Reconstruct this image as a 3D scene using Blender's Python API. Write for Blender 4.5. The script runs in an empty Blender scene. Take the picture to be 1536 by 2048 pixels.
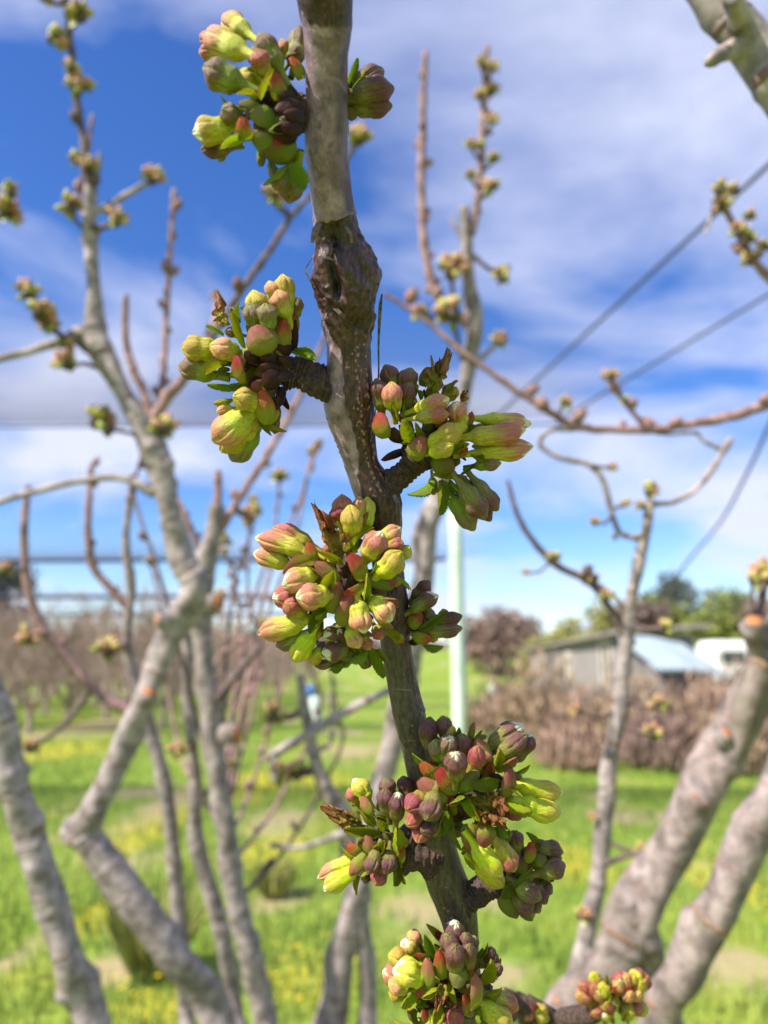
import bpy, bmesh, math, random
import numpy as np
from mathutils import Vector, Matrix, noise as mnoise

R = math.radians
random.seed(7)
rng = np.random.default_rng(7)
scene = bpy.context.scene
COL = scene.collection

# ------------------------------------------------------------------ camera
FPX = 1490.0                       # focal length in pixels of the 1536x2048 photograph
PITCH = R(11.6)
CAM = Vector((0, 0, 1.5))
RIGHT = Vector((1, 0, 0))
UPV = Vector((0, -math.sin(PITCH), math.cos(PITCH)))
FWD = Vector((0, math.cos(PITCH), math.sin(PITCH)))
cam = bpy.data.cameras.new('camera')
camo = bpy.data.objects.new('camera', cam)
COL.objects.link(camo)
camo.location = CAM
camo.rotation_euler = (math.pi / 2 + PITCH, 0, 0)
cam.sensor_fit = 'VERTICAL'
cam.sensor_height = 24
cam.lens = FPX / 2048 * 24
cam.clip_start = 0.01
cam.clip_end = 2000
cam.dof.use_dof = True
cam.dof.focus_distance = 0.207
cam.dof.aperture_fstop = cam.lens / 2.65
scene.camera = camo

# ------------------------------------------------------------------ sky, sun, exposure
SUN_DIR = Vector((-0.60, -0.40, 0.70)).normalized()       # towards the sun
sun_el = math.asin(SUN_DIR.z)
sun_az = math.atan2(SUN_DIR.x, SUN_DIR.y)
world = bpy.data.worlds.new('World')
scene.world = world
world.use_nodes = True
wn, wl = world.node_tree.nodes, world.node_tree.links
wn.clear()


def nd(nodes, kind, **kw):
    n = nodes.new(kind)
    for k, v in kw.items():
        if k.startswith('i_'):
            n.inputs[k[2:].replace('_', ' ')].default_value = v
        elif k.startswith('n_'):
            n.inputs[int(k[2:])].default_value = v
        else:
            setattr(n, k, v)
    return n


sky = nd(wn, 'ShaderNodeTexSky', sky_type='NISHITA', sun_disc=False)
sky.sun_elevation = sun_el
sky.sun_rotation = sun_az
sky.air_density = 1.0
sky.dust_density = 0.3
sky.ozone_density = 3.0
tc = nd(wn, 'ShaderNodeTexCoord')
sep = nd(wn, 'ShaderNodeSeparateXYZ')
wl.new(tc.outputs['Generated'], sep.inputs[0])
zz = nd(wn, 'ShaderNodeMath', operation='MAXIMUM', n_1=0.0)
wl.new(sep.outputs['Z'], zz.inputs[0])
za = nd(wn, 'ShaderNodeMath', operation='ADD', n_1=0.22)
wl.new(zz.outputs[0], za.inputs[0])
dx = nd(wn, 'ShaderNodeMath', operation='DIVIDE')
dy = nd(wn, 'ShaderNodeMath', operation='DIVIDE')
wl.new(sep.outputs['X'], dx.inputs[0]); wl.new(za.outputs[0], dx.inputs[1])
wl.new(sep.outputs['Y'], dy.inputs[0]); wl.new(za.outputs[0], dy.inputs[1])
cmb = nd(wn, 'ShaderNodeCombineXYZ')
wl.new(dx.outputs[0], cmb.inputs[0]); wl.new(dy.outputs[0], cmb.inputs[1])
mp = nd(wn, 'ShaderNodeMapping')
mp.inputs['Location'].default_value = (-0.09, -4.36, 0)
mp.inputs['Rotation'].default_value = (0, 0, R(-40))
mp.inputs['Scale'].default_value = (0.95, 1.25, 1)
wl.new(cmb.outputs[0], mp.inputs[0])
nz = nd(wn, 'ShaderNodeTexNoise', noise_dimensions='2D', i_Scale=1.15, i_Detail=6.0, i_Roughness=0.52, i_Distortion=0.25)
wl.new(mp.outputs[0], nz.inputs['Vector'])
ramp = nd(wn, 'ShaderNodeValToRGB')
ramp.color_ramp.elements[0].position = 0.40
ramp.color_ramp.elements[0].color = (0, 0, 0, 1)
ramp.color_ramp.elements[1].position = 0.64
ramp.color_ramp.elements[1].color = (0.93, 0.93, 0.93, 1)
wl.new(nz.outputs['Fac'], ramp.inputs[0])
hs = nd(wn, 'ShaderNodeHueSaturation', i_Hue=0.515, i_Saturation=1.32, i_Value=1.85)
wl.new(sky.outputs[0], hs.inputs['Color'])
mix = nd(wn, 'ShaderNodeMix', data_type='RGBA')
wl.new(ramp.outputs[0], mix.inputs['Factor'])
wl.new(hs.outputs[0], mix.inputs[6])
mix.inputs[7].default_value = (7.9, 8.3, 10.4, 1)
bg = nd(wn, 'ShaderNodeBackground', i_Strength=0.062)
wl.new(mix.outputs[2], bg.inputs[0])
wout = nd(wn, 'ShaderNodeOutputWorld')
wl.new(bg.outputs[0], wout.inputs[0])

sund = bpy.data.lights.new('sun', 'SUN')
sund.energy = 5.0
sund.angle = R(0.5)
sund.color = (1.0, 0.94, 0.84)
suno = bpy.data.objects.new('sun', sund)
COL.objects.link(suno)
suno.rotation_euler = SUN_DIR.to_track_quat('Z', 'Y').to_euler()
suno.location = (0, 0, 30)

scene.view_settings.view_transform = 'Standard'
scene.view_settings.look = 'None'
scene.view_settings.exposure = 0.94
scene.view_settings.gamma = 1
scene.render.engine = 'CYCLES'
scene.cycles.max_bounces = 8
scene.cycles.transparent_max_bounces = 16
scene.cycles.use_denoising = True


# ------------------------------------------------------------------ helpers
def P(px, py, d):
    """photo pixel + distance along the view axis -> world point"""
    return CAM + RIGHT * ((px - 768) / FPX * d) - UPV * ((py - 1024) / FPX * d) + FWD * d


def tag(o, label=None, cat=None, group=None, kind=None):
    if label: o['label'] = label
    if cat: o['category'] = cat
    if group: o['group'] = group
    if kind: o['kind'] = kind
    return o


def link(o, parent=None):
    COL.objects.link(o)
    if parent is not None:
        o.parent = parent
        o.matrix_parent_inverse = Matrix.Translation(-parent.location)
    return o


def empty(name, loc):
    o = bpy.data.objects.new(name, None)
    o.empty_display_size = 0.05
    o.location = loc
    COL.objects.link(o)
    return o


def mesh_np(name, verts, faces, smooth=True):
    me = bpy.data.meshes.new(name)
    me.from_pydata([tuple(v) for v in verts], [], faces if isinstance(faces, list) else [tuple(f) for f in faces.tolist()])
    if smooth:
        me.polygons.foreach_set('use_smooth', [True] * len(me.polygons))
    me.update()
    return me


def obj(name, me, mat=None, parent=None):
    o = bpy.data.objects.new(name, me)
    if mat is not None and len(me.materials) == 0:
        me.materials.append(mat)
    return link(o, parent)


def fattr(me, name, vals):
    a = me.attributes.new(name, 'FLOAT', 'POINT')
    a.data.foreach_set('value', np.asarray(vals, dtype=np.float32))


def catmull(pts, n):
    """pts: (k, m) array -> n*(k-1)+1 rows"""
    pts = np.asarray(pts, float)
    k = len(pts)
    ext = np.vstack([2 * pts[0] - pts[1], pts, 2 * pts[-1] - pts[-2]])
    out = []
    for i in range(k - 1):
        p0, p1, p2, p3 = ext[i:i + 4]
        for t in np.linspace(0, 1, n, endpoint=False):
            out.append(0.5 * ((2 * p1) + (-p0 + p2) * t + (2 * p0 - 5 * p1 + 4 * p2 - p3) * t * t + (-p0 + 3 * p1 - 3 * p2 + p3) * t ** 3))
    out.append(pts[-1])
    return np.array(out)


class Mesh:
    """collects tubes, ovoids and sheets into one mesh"""
    def __init__(s):
        s.v, s.f, s.a, s.b, s.n = [], [], [], [], 0

    def add(s, v, f, a=None, b=None):
        v = np.asarray(v, float)
        k = s.n
        s.v.append(v)
        s.f.extend([tuple(int(i) + k for i in r) for r in (f.tolist() if isinstance(f, np.ndarray) else f)])
        s.a.append(np.full(len(v), 0.0) if a is None else np.broadcast_to(np.asarray(a, float), (len(v),)))
        s.b.append(np.full(len(v), 0.0) if b is None else np.broadcast_to(np.asarray(b, float), (len(v),)))
        s.n += len(v)

    def tube(s, pts, rad, sides=10, sub=6, bump=0.0, seed=0, a=0.0, cap=True, rings=0.0, knots=0, nodes=0):
        """pts (k,3), rad (k) ; bump = relative lumpiness ; a -> attribute 'a'; attribute 'b' = metres along"""
        pr = catmull(np.hstack([np.asarray(pts, float), np.asarray(rad, float)[:, None]]), sub)
        p, r = pr[:, :3], np.maximum(pr[:, 3], 1e-5)
        n = len(p)
        t = np.gradient(p, axis=0)
        t /= np.linalg.norm(t, axis=1)[:, None] + 1e-12
        ref = np.array([0.31, -0.92, 0.22])
        x = np.cross(np.broadcast_to(ref, t.shape), t)
        x /= np.linalg.norm(x, axis=1)[:, None] + 1e-12
        y = np.cross(t, x)
        ang = np.linspace(0, 2 * math.pi, sides, endpoint=False)
        L = np.concatenate([[0], np.cumsum(np.linalg.norm(np.diff(p, axis=0), axis=1))])
        rr = np.broadcast_to(r[:, None], (n, sides)).copy()
        g = np.random.default_rng(seed + 11)
        if bump:
            rm = r.mean()
            for q in range(5):
                ph = g.uniform(0, 6.28, 3)
                rr *= 1 + bump * 0.45 * np.sin(L[:, None] / rm * g.uniform(0.25, 1.3) + ph[0] + ang * g.integers(-3, 4)) 
        for q in range(knots):
            c = g.uniform(0, L[-1]); th = g.uniform(0, 6.28); w = r.mean() * g.uniform(0.35, 0.6)
            dd = np.abs((ang - th + math.pi) % (2 * math.pi) - math.pi)
            rr += r[:, None] * g.uniform(0.22, 0.5) * np.exp(-((L - c) / w)[:, None] ** 2 - (dd / 0.5)[None, :] ** 2)
        for q in range(nodes):
            c = g.uniform(0, L[-1]); i_ = int(np.argmin(np.abs(L - c)))
            tilt_ = g.uniform(-0.5, 0.5) * r[i_]
            rr += r[:, None] * g.uniform(0.03, 0.10) * np.exp(-((L[:, None] - c - tilt_ * np.cos(ang - g.uniform(0, 6))) / (r[i_] * g.uniform(0.16, 0.3))) ** 2)
        if rings:
            rr *= 1 + rings * np.abs(np.sin(L[:, None] / r.mean() * 8.5 + 0.8 * np.sin(ang * 2 + 1)[None, :] + 1.2 * np.sin(L / r.mean() * 2.1)[:, None]))
        v = p[:, None, :] + rr[:, :, None] * (np.cos(ang)[None, :, None] * x[:, None, :] + np.sin(ang)[None, :, None] * y[:, None, :])
        v = v.reshape(-1, 3)
        i = np.arange(n - 1)[:, None] * sides
        j = np.arange(sides)[None, :]
        j2 = (j + 1) % sides
        f = np.stack([i + j, i + j2, i + sides + j2, i + sides + j], -1).reshape(-1, 4).tolist()
        if cap:
            f.append(list(range(sides))[::-1])
            f.append([(n - 1) * sides + q for q in range(sides)])
        s.add(v, f, a, np.repeat(L, sides))
        return p

    def ovoid(s, base, tip, w, sides=8, rings=6, a=0.0):
        base, tip = np.array(base, float), np.array(tip, float)
        ax = tip - base
        ax_n = ax / (np.linalg.norm(ax) + 1e-12)
        ref = np.array([0, 0, 1.0]) if abs(ax_n[2]) < 0.9 else np.array([1.0, 0, 0])
        x = np.cross(ref, ax_n); x /= np.linalg.norm(x)
        y = np.cross(ax_n, x)
        tt = np.linspace(0.02, 0.985, rings)
        rr = w * 0.5 * np.sin(math.pi * tt ** 0.85) ** 0.7
        ang = np.linspace(0, 2 * math.pi, sides, endpoint=False)
        v = base + tt[:, None, None] * ax + rr[:, None, None] * (np.cos(ang)[None, :, None] * x + np.sin(ang)[None, :, None] * y)
        f = []
        for i in range(rings - 1):
            for j in range(sides):
                f.append((i * sides + j, i * sides + (j + 1) % sides, (i + 1) * sides + (j + 1) % sides, (i + 1) * sides + j))
        f.append(tuple(range(sides))[::-1]); f.append(tuple((rings - 1) * sides + j for j in range(sides)))
        s.add(v.reshape(-1, 3), f, a, np.repeat(tt, sides))

    def leafq(s, c, d, nrm, L, W, a=0.0):
        c = np.array(c); d = np.array(d); sd = np.cross(d, nrm); sd = sd / (np.linalg.norm(sd) + 1e-9)
        v = [c, c + d * L * .5 + sd * W * .5, c + d * L, c + d * L * .5 - sd * W * .5]
        s.add(v, np.array([(0, 1, 2), (0, 2, 3)]), a, [0, .5, 1, .5])

    def mesh(s, name, smooth=True):
        me = bpy.data.meshes.new(name)
        v = np.vstack(s.v)
        me.from_pydata([tuple(q) for q in v], [], s.f)
        if smooth:
            me.polygons.foreach_set('use_smooth', [True] * len(me.polygons))
        fattr(me, 'a', np.concatenate(s.a)); fattr(me, 'b', np.concatenate(s.b))
        me.update()
        return me


# ------------------------------------------------------------------ materials
def newmat(name):
    m = bpy.data.materials.new(name)
    m.use_nodes = True
    n, l = m.node_tree.nodes, m.node_tree.links
    n.clear()
    out = nd(n, 'ShaderNodeOutputMaterial')
    b = nd(n, 'ShaderNodeBsdfPrincipled')
    l.new(b.outputs[0], out.inputs[0])
    return m, n, l, b, out


def mixc(n, l, fac, a, b):
    m = nd(n, 'ShaderNodeMix', data_type='RGBA')
    for sock, val in ((m.inputs['Factor'], fac), (m.inputs[6], a), (m.inputs[7], b)):
        if isinstance(val, (int, float)):
            sock.default_value = val
        elif isinstance(val, (tuple, list)):
            sock.default_value = (*val, 1) if len(val) == 3 else val
        else:
            l.new(val, sock)
    return m.outputs[2]


def rampf(n, l, src, p0, p1, v0=0.0, v1=1.0):
    r = nd(n, 'ShaderNodeMapRange', interpolation_type='SMOOTHSTEP', n_1=p0, n_2=p1, n_3=v0, n_4=v1)
    l.new(src, r.inputs[0])
    return r.outputs[0]


def mathn(n, l, op, a, b=None):
    m = nd(n, 'ShaderNodeMath', operation=op)
    for i, v in enumerate((a, b)):
        if v is None: continue
        if isinstance(v, (int, float)): m.inputs[i].default_value = v
        else: l.new(v, m.inputs[i])
    return m.outputs[0]


def attr(n, name):
    return nd(n, 'ShaderNodeAttribute', attribute_name=name).outputs['Fac']


def noisen(n, l, vec, scale, detail=4.0, rough=0.6, scl=None):
    if scl:
        mp = nd(n, 'ShaderNodeMapping')
        mp.inputs['Scale'].default_value = scl
        l.new(vec, mp.inputs[0]); vec = mp.outputs[0]
    t = nd(n, 'ShaderNodeTexNoise', i_Scale=scale, i_Detail=detail, i_Roughness=rough)
    l.new(vec, t.inputs['Vector'])
    return t.outputs['Fac']


def bump(n, l, b, h, strength=0.4, dist=0.001):
    bm = nd(n, 'ShaderNodeBump', i_Strength=strength, i_Distance=dist)
    l.new(h, bm.inputs['Height'])
    l.new(bm.outputs[0], b.inputs['Normal'])


def simple(name, c1, c2, scale=20.0, rough=0.8, bumpd=0.002, detail=5.0, scl=None):
    m, n, l, b, o = newmat(name)
    t = nd(n, 'ShaderNodeTexCoord').outputs['Object']
    f = noisen(n, l, t, scale, detail, 0.65, scl)
    l.new(mixc(n, l, rampf(n, l, f, 0.32, 0.68), c1, c2), b.inputs['Base Color'])
    b.inputs['Roughness'].default_value = rough
    if bumpd: bump(n, l, b, f, 0.5, bumpd)
    return m


def bud_mat(name, tube, sepal, edge, mott=0.5):
    m, n, l, b, o = newmat(name)
    oc = nd(n, 'ShaderNodeTexCoord').outputs['Object']
    oi = nd(n, 'ShaderNodeObjectInfo')
    t, d, pt = attr(n, 't'), attr(n, 'd'), attr(n, 'petal')
    st = noisen(n, l, oc, 5.0, 5.0, 0.6, (3.0, 3.0, 0.5))
    bl = noisen(n, l, oc, 2.2, 3.0, 0.6)
    tm = mathn(n, l, 'ADD', t, mathn(n, l, 'MULTIPLY', mathn(n, l, 'SUBTRACT', bl, 0.5), mott))
    base = mixc(n, l, rampf(n, l, tm, 0.27, 0.68), tube, sepal)
    base = mixc(n, l, mathn(n, l, 'MULTIPLY', rampf(n, l, st, 0.42, 0.66), 0.65), base, tuple(c * 0.55 for c in sepal))
    ed = mathn(n, l, 'MULTIPLY', rampf(n, l, d, 0.78, 1.0), rampf(n, l, t, 0.38, 0.55, 0, 0.55))
    base = mixc(n, l, ed, base, edge)
    tipc = rampf(n, l, t, 0.86, 1.0, 0.0, 0.6)
    base = mixc(n, l, tipc, base, edge)
    grain = noisen(n, l, oc, 16.0, 4.0, 0.75, (1.6, 1.6, 1.0))
    base = mixc(n, l, rampf(n, l, grain, 0.50, 0.72, 0, 0.6), base, tuple(c * 0.45 for c in sepal))
    base = mixc(n, l, rampf(n, l, grain, 0.50, 0.28, 0, 0.35), base, edge)
    hv = nd(n, 'ShaderNodeHueSaturation')
    l.new(mathn(n, l, 'ADD', mathn(n, l, 'MULTIPLY', oi.outputs['Random'], 0.05), 0.475), hv.inputs['Hue'])
    l.new(mathn(n, l, 'ADD', mathn(n, l, 'MULTIPLY', oi.outputs['Random'], 0.4), 0.8), hv.inputs['Value'])
    l.new(base, hv.inputs['Color'])
    pet = mixc(n, l, rampf(n, l, st, 0.4, 0.7), (0.66, 0.63, 0.46), (0.58, 0.58, 0.30))
    col = mixc(n, l, pt, hv.outputs[0], pet)
    l.new(col, b.inputs['Base Color'])
    b.inputs['Roughness'].default_value = 0.46
    b.inputs['Specular IOR Level'].default_value = 0.35
    b.inputs['Subsurface Weight'].default_value = 0.12
    b.inputs['Subsurface Radius'].default_value = (1.0, 0.7, 0.25)
    b.inputs['Subsurface Scale'].default_value = 0.0012
    fine = noisen(n, l, oc, 14.0, 4.0, 0.7, (2.0, 2.0, 0.6))
    bump(n, l, b, mathn(n, l, 'ADD', fine, st), 0.5, 0.0006)
    return m


BUD = {
    'y': bud_mat('bud_yellow_green', (0.46, 0.52, 0.008), (0.47, 0.34, 0.05), (0.54, 0.56, 0.02), 0.9),
    'p': bud_mat('bud_peach', (0.44, 0.47, 0.012), (0.50, 0.175, 0.115), (0.58, 0.46, 0.08), 0.7),
    'd': bud_mat('bud_dark_purple', (0.19, 0.18, 0.028), (0.135, 0.042, 0.045), (0.20, 0.20, 0.05), 0.6),
    'g': bud_mat('bud_olive', (0.21, 0.30, 0.022), (0.20, 0.12, 0.07), (0.28, 0.32, 0.06), 0.8),
    'r': bud_mat('bud_red', (0.36, 0.35, 0.03), (0.34, 0.07, 0.065), (0.42, 0.28, 0.08), 0.5),
}


def leaf_mat(name, base, tip, edge, transl=0.3, var=0.3):
    m, n, l, b, o = newmat(name)
    oc = nd(n, 'ShaderNodeTexCoord').outputs['Object']
    oi = nd(n, 'ShaderNodeObjectInfo')
    t, d = attr(n, 't'), attr(n, 'd')
    ns = noisen(n, l, oc, 4.0, 5.0, 0.65)
    tm = mathn(n, l, 'ADD', t, mathn(n, l, 'MULTIPLY', mathn(n, l, 'SUBTRACT', ns, 0.5), 0.7))
    c = mixc(n, l, rampf(n, l, tm, 0.35, 0.85), base, tip)
    c = mixc(n, l, rampf(n, l, d, 0.7, 1.0, 0, 0.75), c, edge)
    vein = nd(n, 'ShaderNodeTexWave', i_Scale=1.6, i_Distortion=1.5, i_Detail=2.0)
    cv = nd(n, 'ShaderNodeCombineXYZ')
    l.new(mathn(n, l, 'SUBTRACT', mathn(n, l, 'MULTIPLY', t, 3.0), d), cv.inputs[0]); l.new(cv.outputs[0], vein.inputs[0])
    c = mixc(n, l, mathn(n, l, 'MULTIPLY', vein.outputs['Fac'], 0.3), c, tuple(q * 0.6 for q in base))
    hv = nd(n, 'ShaderNodeHueSaturation')
    l.new(mathn(n, l, 'ADD', mathn(n, l, 'MULTIPLY', oi.outputs['Random'], 0.04), 0.48), hv.inputs['Hue'])
    l.new(mathn(n, l, 'ADD', mathn(n, l, 'MULTIPLY', oi.outputs['Random'], var), 1 - var * 0.5), hv.inputs['Value'])
    l.new(c, hv.inputs['Color'])
    l.new(hv.outputs[0], b.inputs['Base Color'])
    b.inputs['Roughness'].default_value = 0.5
    b.inputs['Specular IOR Level'].default_value = 0.3
    bump(n, l, b, mathn(n, l, 'ADD', vein.outputs['Fac'], ns), 0.25, 0.0004)
    if transl:
        tr = nd(n, 'ShaderNodeBsdfTranslucent')
        l.new(hv.outputs[0], tr.inputs[0])
        ms = nd(n, 'ShaderNodeMixShader', n_0=transl)
        l.new(b.outputs[0], ms.inputs[1]); l.new(tr.outputs[0], ms.inputs[2])
        l.new(ms.outputs[0], o.inputs[0])
    return m


LEAF = {
    'y': leaf_mat('leaf_yellow_green', (0.44, 0.53, 0.010), (0.47, 0.46, 0.025), (0.50, 0.36, 0.07)),
    'g': leaf_mat('leaf_green', (0.28, 0.39, 0.018), (0.29, 0.35, 0.03), (0.42, 0.42, 0.07)),
    'k': leaf_mat('leaf_crumpled_brown', (0.46, 0.40, 0.06), (0.46, 0.20, 0.09), (0.42, 0.13, 0.07), 0.2),
    'p': leaf_mat('leaf_pink_tinged', (0.44, 0.46, 0.05), (0.50, 0.25, 0.15), (0.52, 0.20, 0.15)),
}
SCALE = {
    'r': leaf_mat('bud_scale_red', (0.40, 0.42, 0.04), (0.55, 0.045, 0.05), (0.45, 0.20, 0.05), 0.12),
    'p': leaf_mat('bud_scale_pink', (0.42, 0.44, 0.06), (0.52, 0.17, 0.14), (0.45, 0.30, 0.10), 0.12),
    'b': leaf_mat('bud_scale_brown', (0.055, 0.028, 0.018), (0.11, 0.04, 0.028), (0.15, 0.075, 0.045), 0.05),
    'g': leaf_mat('bud_scale_green', (0.28, 0.36, 0.04), (0.30, 0.24, 0.08), (0.35, 0.14, 0.09), 0.15),
}
SPUR = simple('spur_wood', (0.022, 0.013, 0.011), (0.10, 0.058, 0.042), 700.0, 0.9, 0.0012)
STRIP = simple('torn_bark', (0.06, 0.04, 0.035), (0.26, 0.19, 0.15), 600.0, 0.85, 0.0003)
PALESTRIP = simple('torn_bark_pale', (0.17, 0.14, 0.125), (0.34, 0.285, 0.25), 600.0, 0.8, 0.0003)


# foreground bark
def stem_material():
    m, n, l, b, o = newmat('cherry_bark')
    oc = nd(n, 'ShaderNodeTexCoord').outputs['Object']
    dead, lent, low, purp = attr(n, 'dead'), attr(n, 'lent'), attr(n, 'low'), attr(n, 'purp')
    n1 = noisen(n, l, oc, 260.0, 6.0, 0.65)
    n2 = noisen(n, l, oc, 900.0, 4.0, 0.7, (1, 1, 0.22))
    n3 = noisen(n, l, oc, 90.0, 4.0, 0.6)
    gray = mixc(n, l, rampf(n, l, n1, 0.3, 0.7), (0.15, 0.095, 0.118), (0.38, 0.265, 0.305))
    lowc = mixc(n, l, rampf(n, l, n2, 0.3, 0.7), (0.030, 0.021, 0.017), (0.105, 0.078, 0.056))
    c = mixc(n, l, low, gray, lowc)
    pu = mathn(n, l, 'MULTIPLY', purp, rampf(n, l, n3, 0.3, 0.6, 0.55, 1.0))
    c = mixc(n, l, pu, c, (0.064, 0.030, 0.040))
    streak = noisen(n, l, oc, 420.0, 4.0, 0.6, (1, 1, 0.12))
    c = mixc(n, l, rampf(n, l, streak, 0.52, 0.70, 0, 0.55), c, (0.05, 0.035, 0.032))
    ringn = noisen(n, l, oc, 420.0, 3.0, 0.6, (0.15, 0.15, 1.6))
    c = mixc(n, l, rampf(n, l, ringn, 0.60, 0.72, 0, 0.45), c, (0.26, 0.215, 0.20))
    dk = mixc(n, l, rampf(n, l, n2, 0.35, 0.7), (0.014, 0.007, 0.007), (0.105, 0.040, 0.032))
    dk = mixc(n, l, rampf(n, l, n1, 0.55, 0.75, 0, 0.5), dk, (0.22, 0.12, 0.09))
    dm = mathn(n, l, 'ADD', dead, mathn(n, l, 'MULTIPLY', mathn(n, l, 'SUBTRACT', n1, 0.5), 0.35))
    c = mixc(n, l, rampf(n, l, dm, 0.38, 0.62), c, dk)
    c = mixc(n, l, rampf(n, l, lent, 0.25, 0.7), c, (0.30, 0.155, 0.10))
    c = mixc(n, l, rampf(n, l, attr(n, 'cav'), 0.2, 0.8, 0, 0.85), c, (0.010, 0.006, 0.006))
    l.new(c, b.inputs['Base Color'])
    b.inputs['Roughness'].default_value = 0.42
    b.inputs['Specular IOR Level'].default_value = 0.5
    bump(n, l, b, mathn(n, l, 'ADD', mathn(n, l, 'MULTIPLY', n1, 0.5), n2), 0.5, 0.0007)
    return m


STEM = stem_material()


def bg_bark(name, c1, c2, ring, moss=0.0, sc=45.0):
    m, n, l, b, o = newmat(name)
    oc = nd(n, 'ShaderNodeTexCoord').outputs['Object']
    a, al = attr(n, 'a'), attr(n, 'b')
    n1 = noisen(n, l, oc, sc, 6.0, 0.65)
    n2 = noisen(n, l, oc, 14.0, 4.0, 0.6)
    c = mixc(n, l, rampf(n, l, n1, 0.32, 0.68), c1, c2)
    c = mixc(n, l, rampf(n, l, n2, 0.50, 0.70, 0, 0.5), c, tuple(q * 0.6 for q in c1))
    # lenticel bands round the limb
    w = nd(n, 'ShaderNodeCombineXYZ')
    l.new(mathn(n, l, 'MULTIPLY', al, 1.0), w.inputs[0]); 
    ln = noisen(n, l, w.outputs[0], 70.0, 2.0, 0.5)
    ln2 = noisen(n, l, oc, 60.0, 2.0, 0.5)
    lm = mathn(n, l, 'MULTIPLY', rampf(n, l, ln, 0.54, 0.64), rampf(n, l, ln2, 0.45, 0.6))
    c = mixc(n, l, lm, c, ring)
    if moss:
        c = mixc(n, l, rampf(n, l, n2, 0.52, 0.7, 0, moss), c, (0.24, 0.22, 0.11))
    c = mixc(n, l, rampf(n, l, a, 0.2, 0.8), c, (0.42, 0.17, 0.06))       # pruning cuts
    l.new(c, b.inputs['Base Color'])
    b.inputs['Roughness'].default_value = 0.75
    bump(n, l, b, mathn(n, l, 'ADD', n1, lm), 0.6, 0.004)
    return m


BARK_A = bg_bark('bark_grey', (0.15, 0.12, 0.113), (0.42, 0.35, 0.333), (0.17, 0.10, 0.07), 0.12)
BARK_B = bg_bark('bark_grey_tan', (0.105, 0.078, 0.07), (0.345, 0.272, 0.25), (0.30, 0.15, 0.085), 0.3)
SHOOT = bg_bark('bark_young_shoot', (0.19, 0.10, 0.092), (0.38, 0.235, 0.215), (0.15, 0.08, 0.07))
DARKTWIG = bg_bark('bark_dark_twig', (0.07, 0.045, 0.045), (0.16, 0.11, 0.10), (0.2, 0.12, 0.1))


def cluster_mat():
    m, n, l, b, o = newmat('far_bud_cluster')
    a, t = attr(n, 'a'), attr(n, 'b')
    r = nd(n, 'ShaderNodeValToRGB')
    r.color_ramp.elements[0].color = (0.30, 0.34, 0.05, 1)
    r.color_ramp.elements[1].color = (0.07, 0.045, 0.03, 1)
    for p, c in ((0.25, (0.42, 0.36, 0.08)), (0.5, (0.40, 0.20, 0.11)), (0.75, (0.14, 0.18, 0.03))):
        e = r.color_ramp.elements.new(p); e.color = (*c, 1)
    l.new(a, r.inputs[0])
    c = mixc(n, l, rampf(n, l, t, 0.6, 1.0, 0, 0.5), r.outputs[0], (0.45, 0.27, 0.16))
    l.new(c, b.inputs['Base Color'])
    b.inputs['Roughness'].default_value = 0.5
    return m


CLUSTER = cluster_mat()


# ------------------------------------------------------------------ ground
def hill(x, y):
    h = 0.0
    if y > 45:
        k = min(1, (y - 45) / 60)
        h += k * k * (3 - 2 * k) * (3.0 + 3.0 * math.exp(-((x - 60) / 60) ** 2)) * (0.5 + 0.5 * math.tanh((x + 10) / 25))
    if y > 150:
        h += (y - 150) * 0.012
    return h


def on_ground(px, py):
    ray = P(px, py, 1.0) - CAM
    return CAM + ray * (-CAM.z / ray.z)


def patches(lst):
    out = []
    for px, py, rx, ry in lst:
        c = on_ground(px, py)
        e = on_ground(px, py + ry)
        out.append((c.x, c.y, rx / FPX * c.y, max(0.12, abs(c.y - e.y))))
    return out


BARE = patches([(230, 1935, 75, 60), (560, 1640, 80, 40), (560, 1795, 70, 30), (200, 1455, 120, 20), (840, 1830, 90, 60), (980, 1960, 90, 60), (1470, 1930, 110, 70), (700, 1500, 80, 20), (330, 1610, 50, 60), (1010, 1790, 60, 40), (60, 1900, 30, 60)])
YELLOW = patches([(215, 1830, 60, 50), (330, 2010, 110, 50), (300, 1650, 60, 90), (545, 1700, 90, 50), (600, 1960, 90, 80), (100, 1500, 120, 25), (520, 1560, 80, 40), (1130, 1720, 100, 60), (880, 1600, 80, 30), (1430, 1760, 60, 70), (640, 1560, 60, 25)])


def pmask(x, y, lst):
    m = 0.0
    for cx, cy, rx, ry in lst:
        q = ((x - cx) / rx) ** 2 + ((y - cy) / ry) ** 2
        if q < 6:
            m = max(m, math.exp(-q * 0.9))
    return m * 0.85 + (0.45 * mnoise.noise((x * 3, y * 3, 7)) + 0.25 * mnoise.noise((x * 9, y * 9, 2))) * min(1, m * 3)


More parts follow.
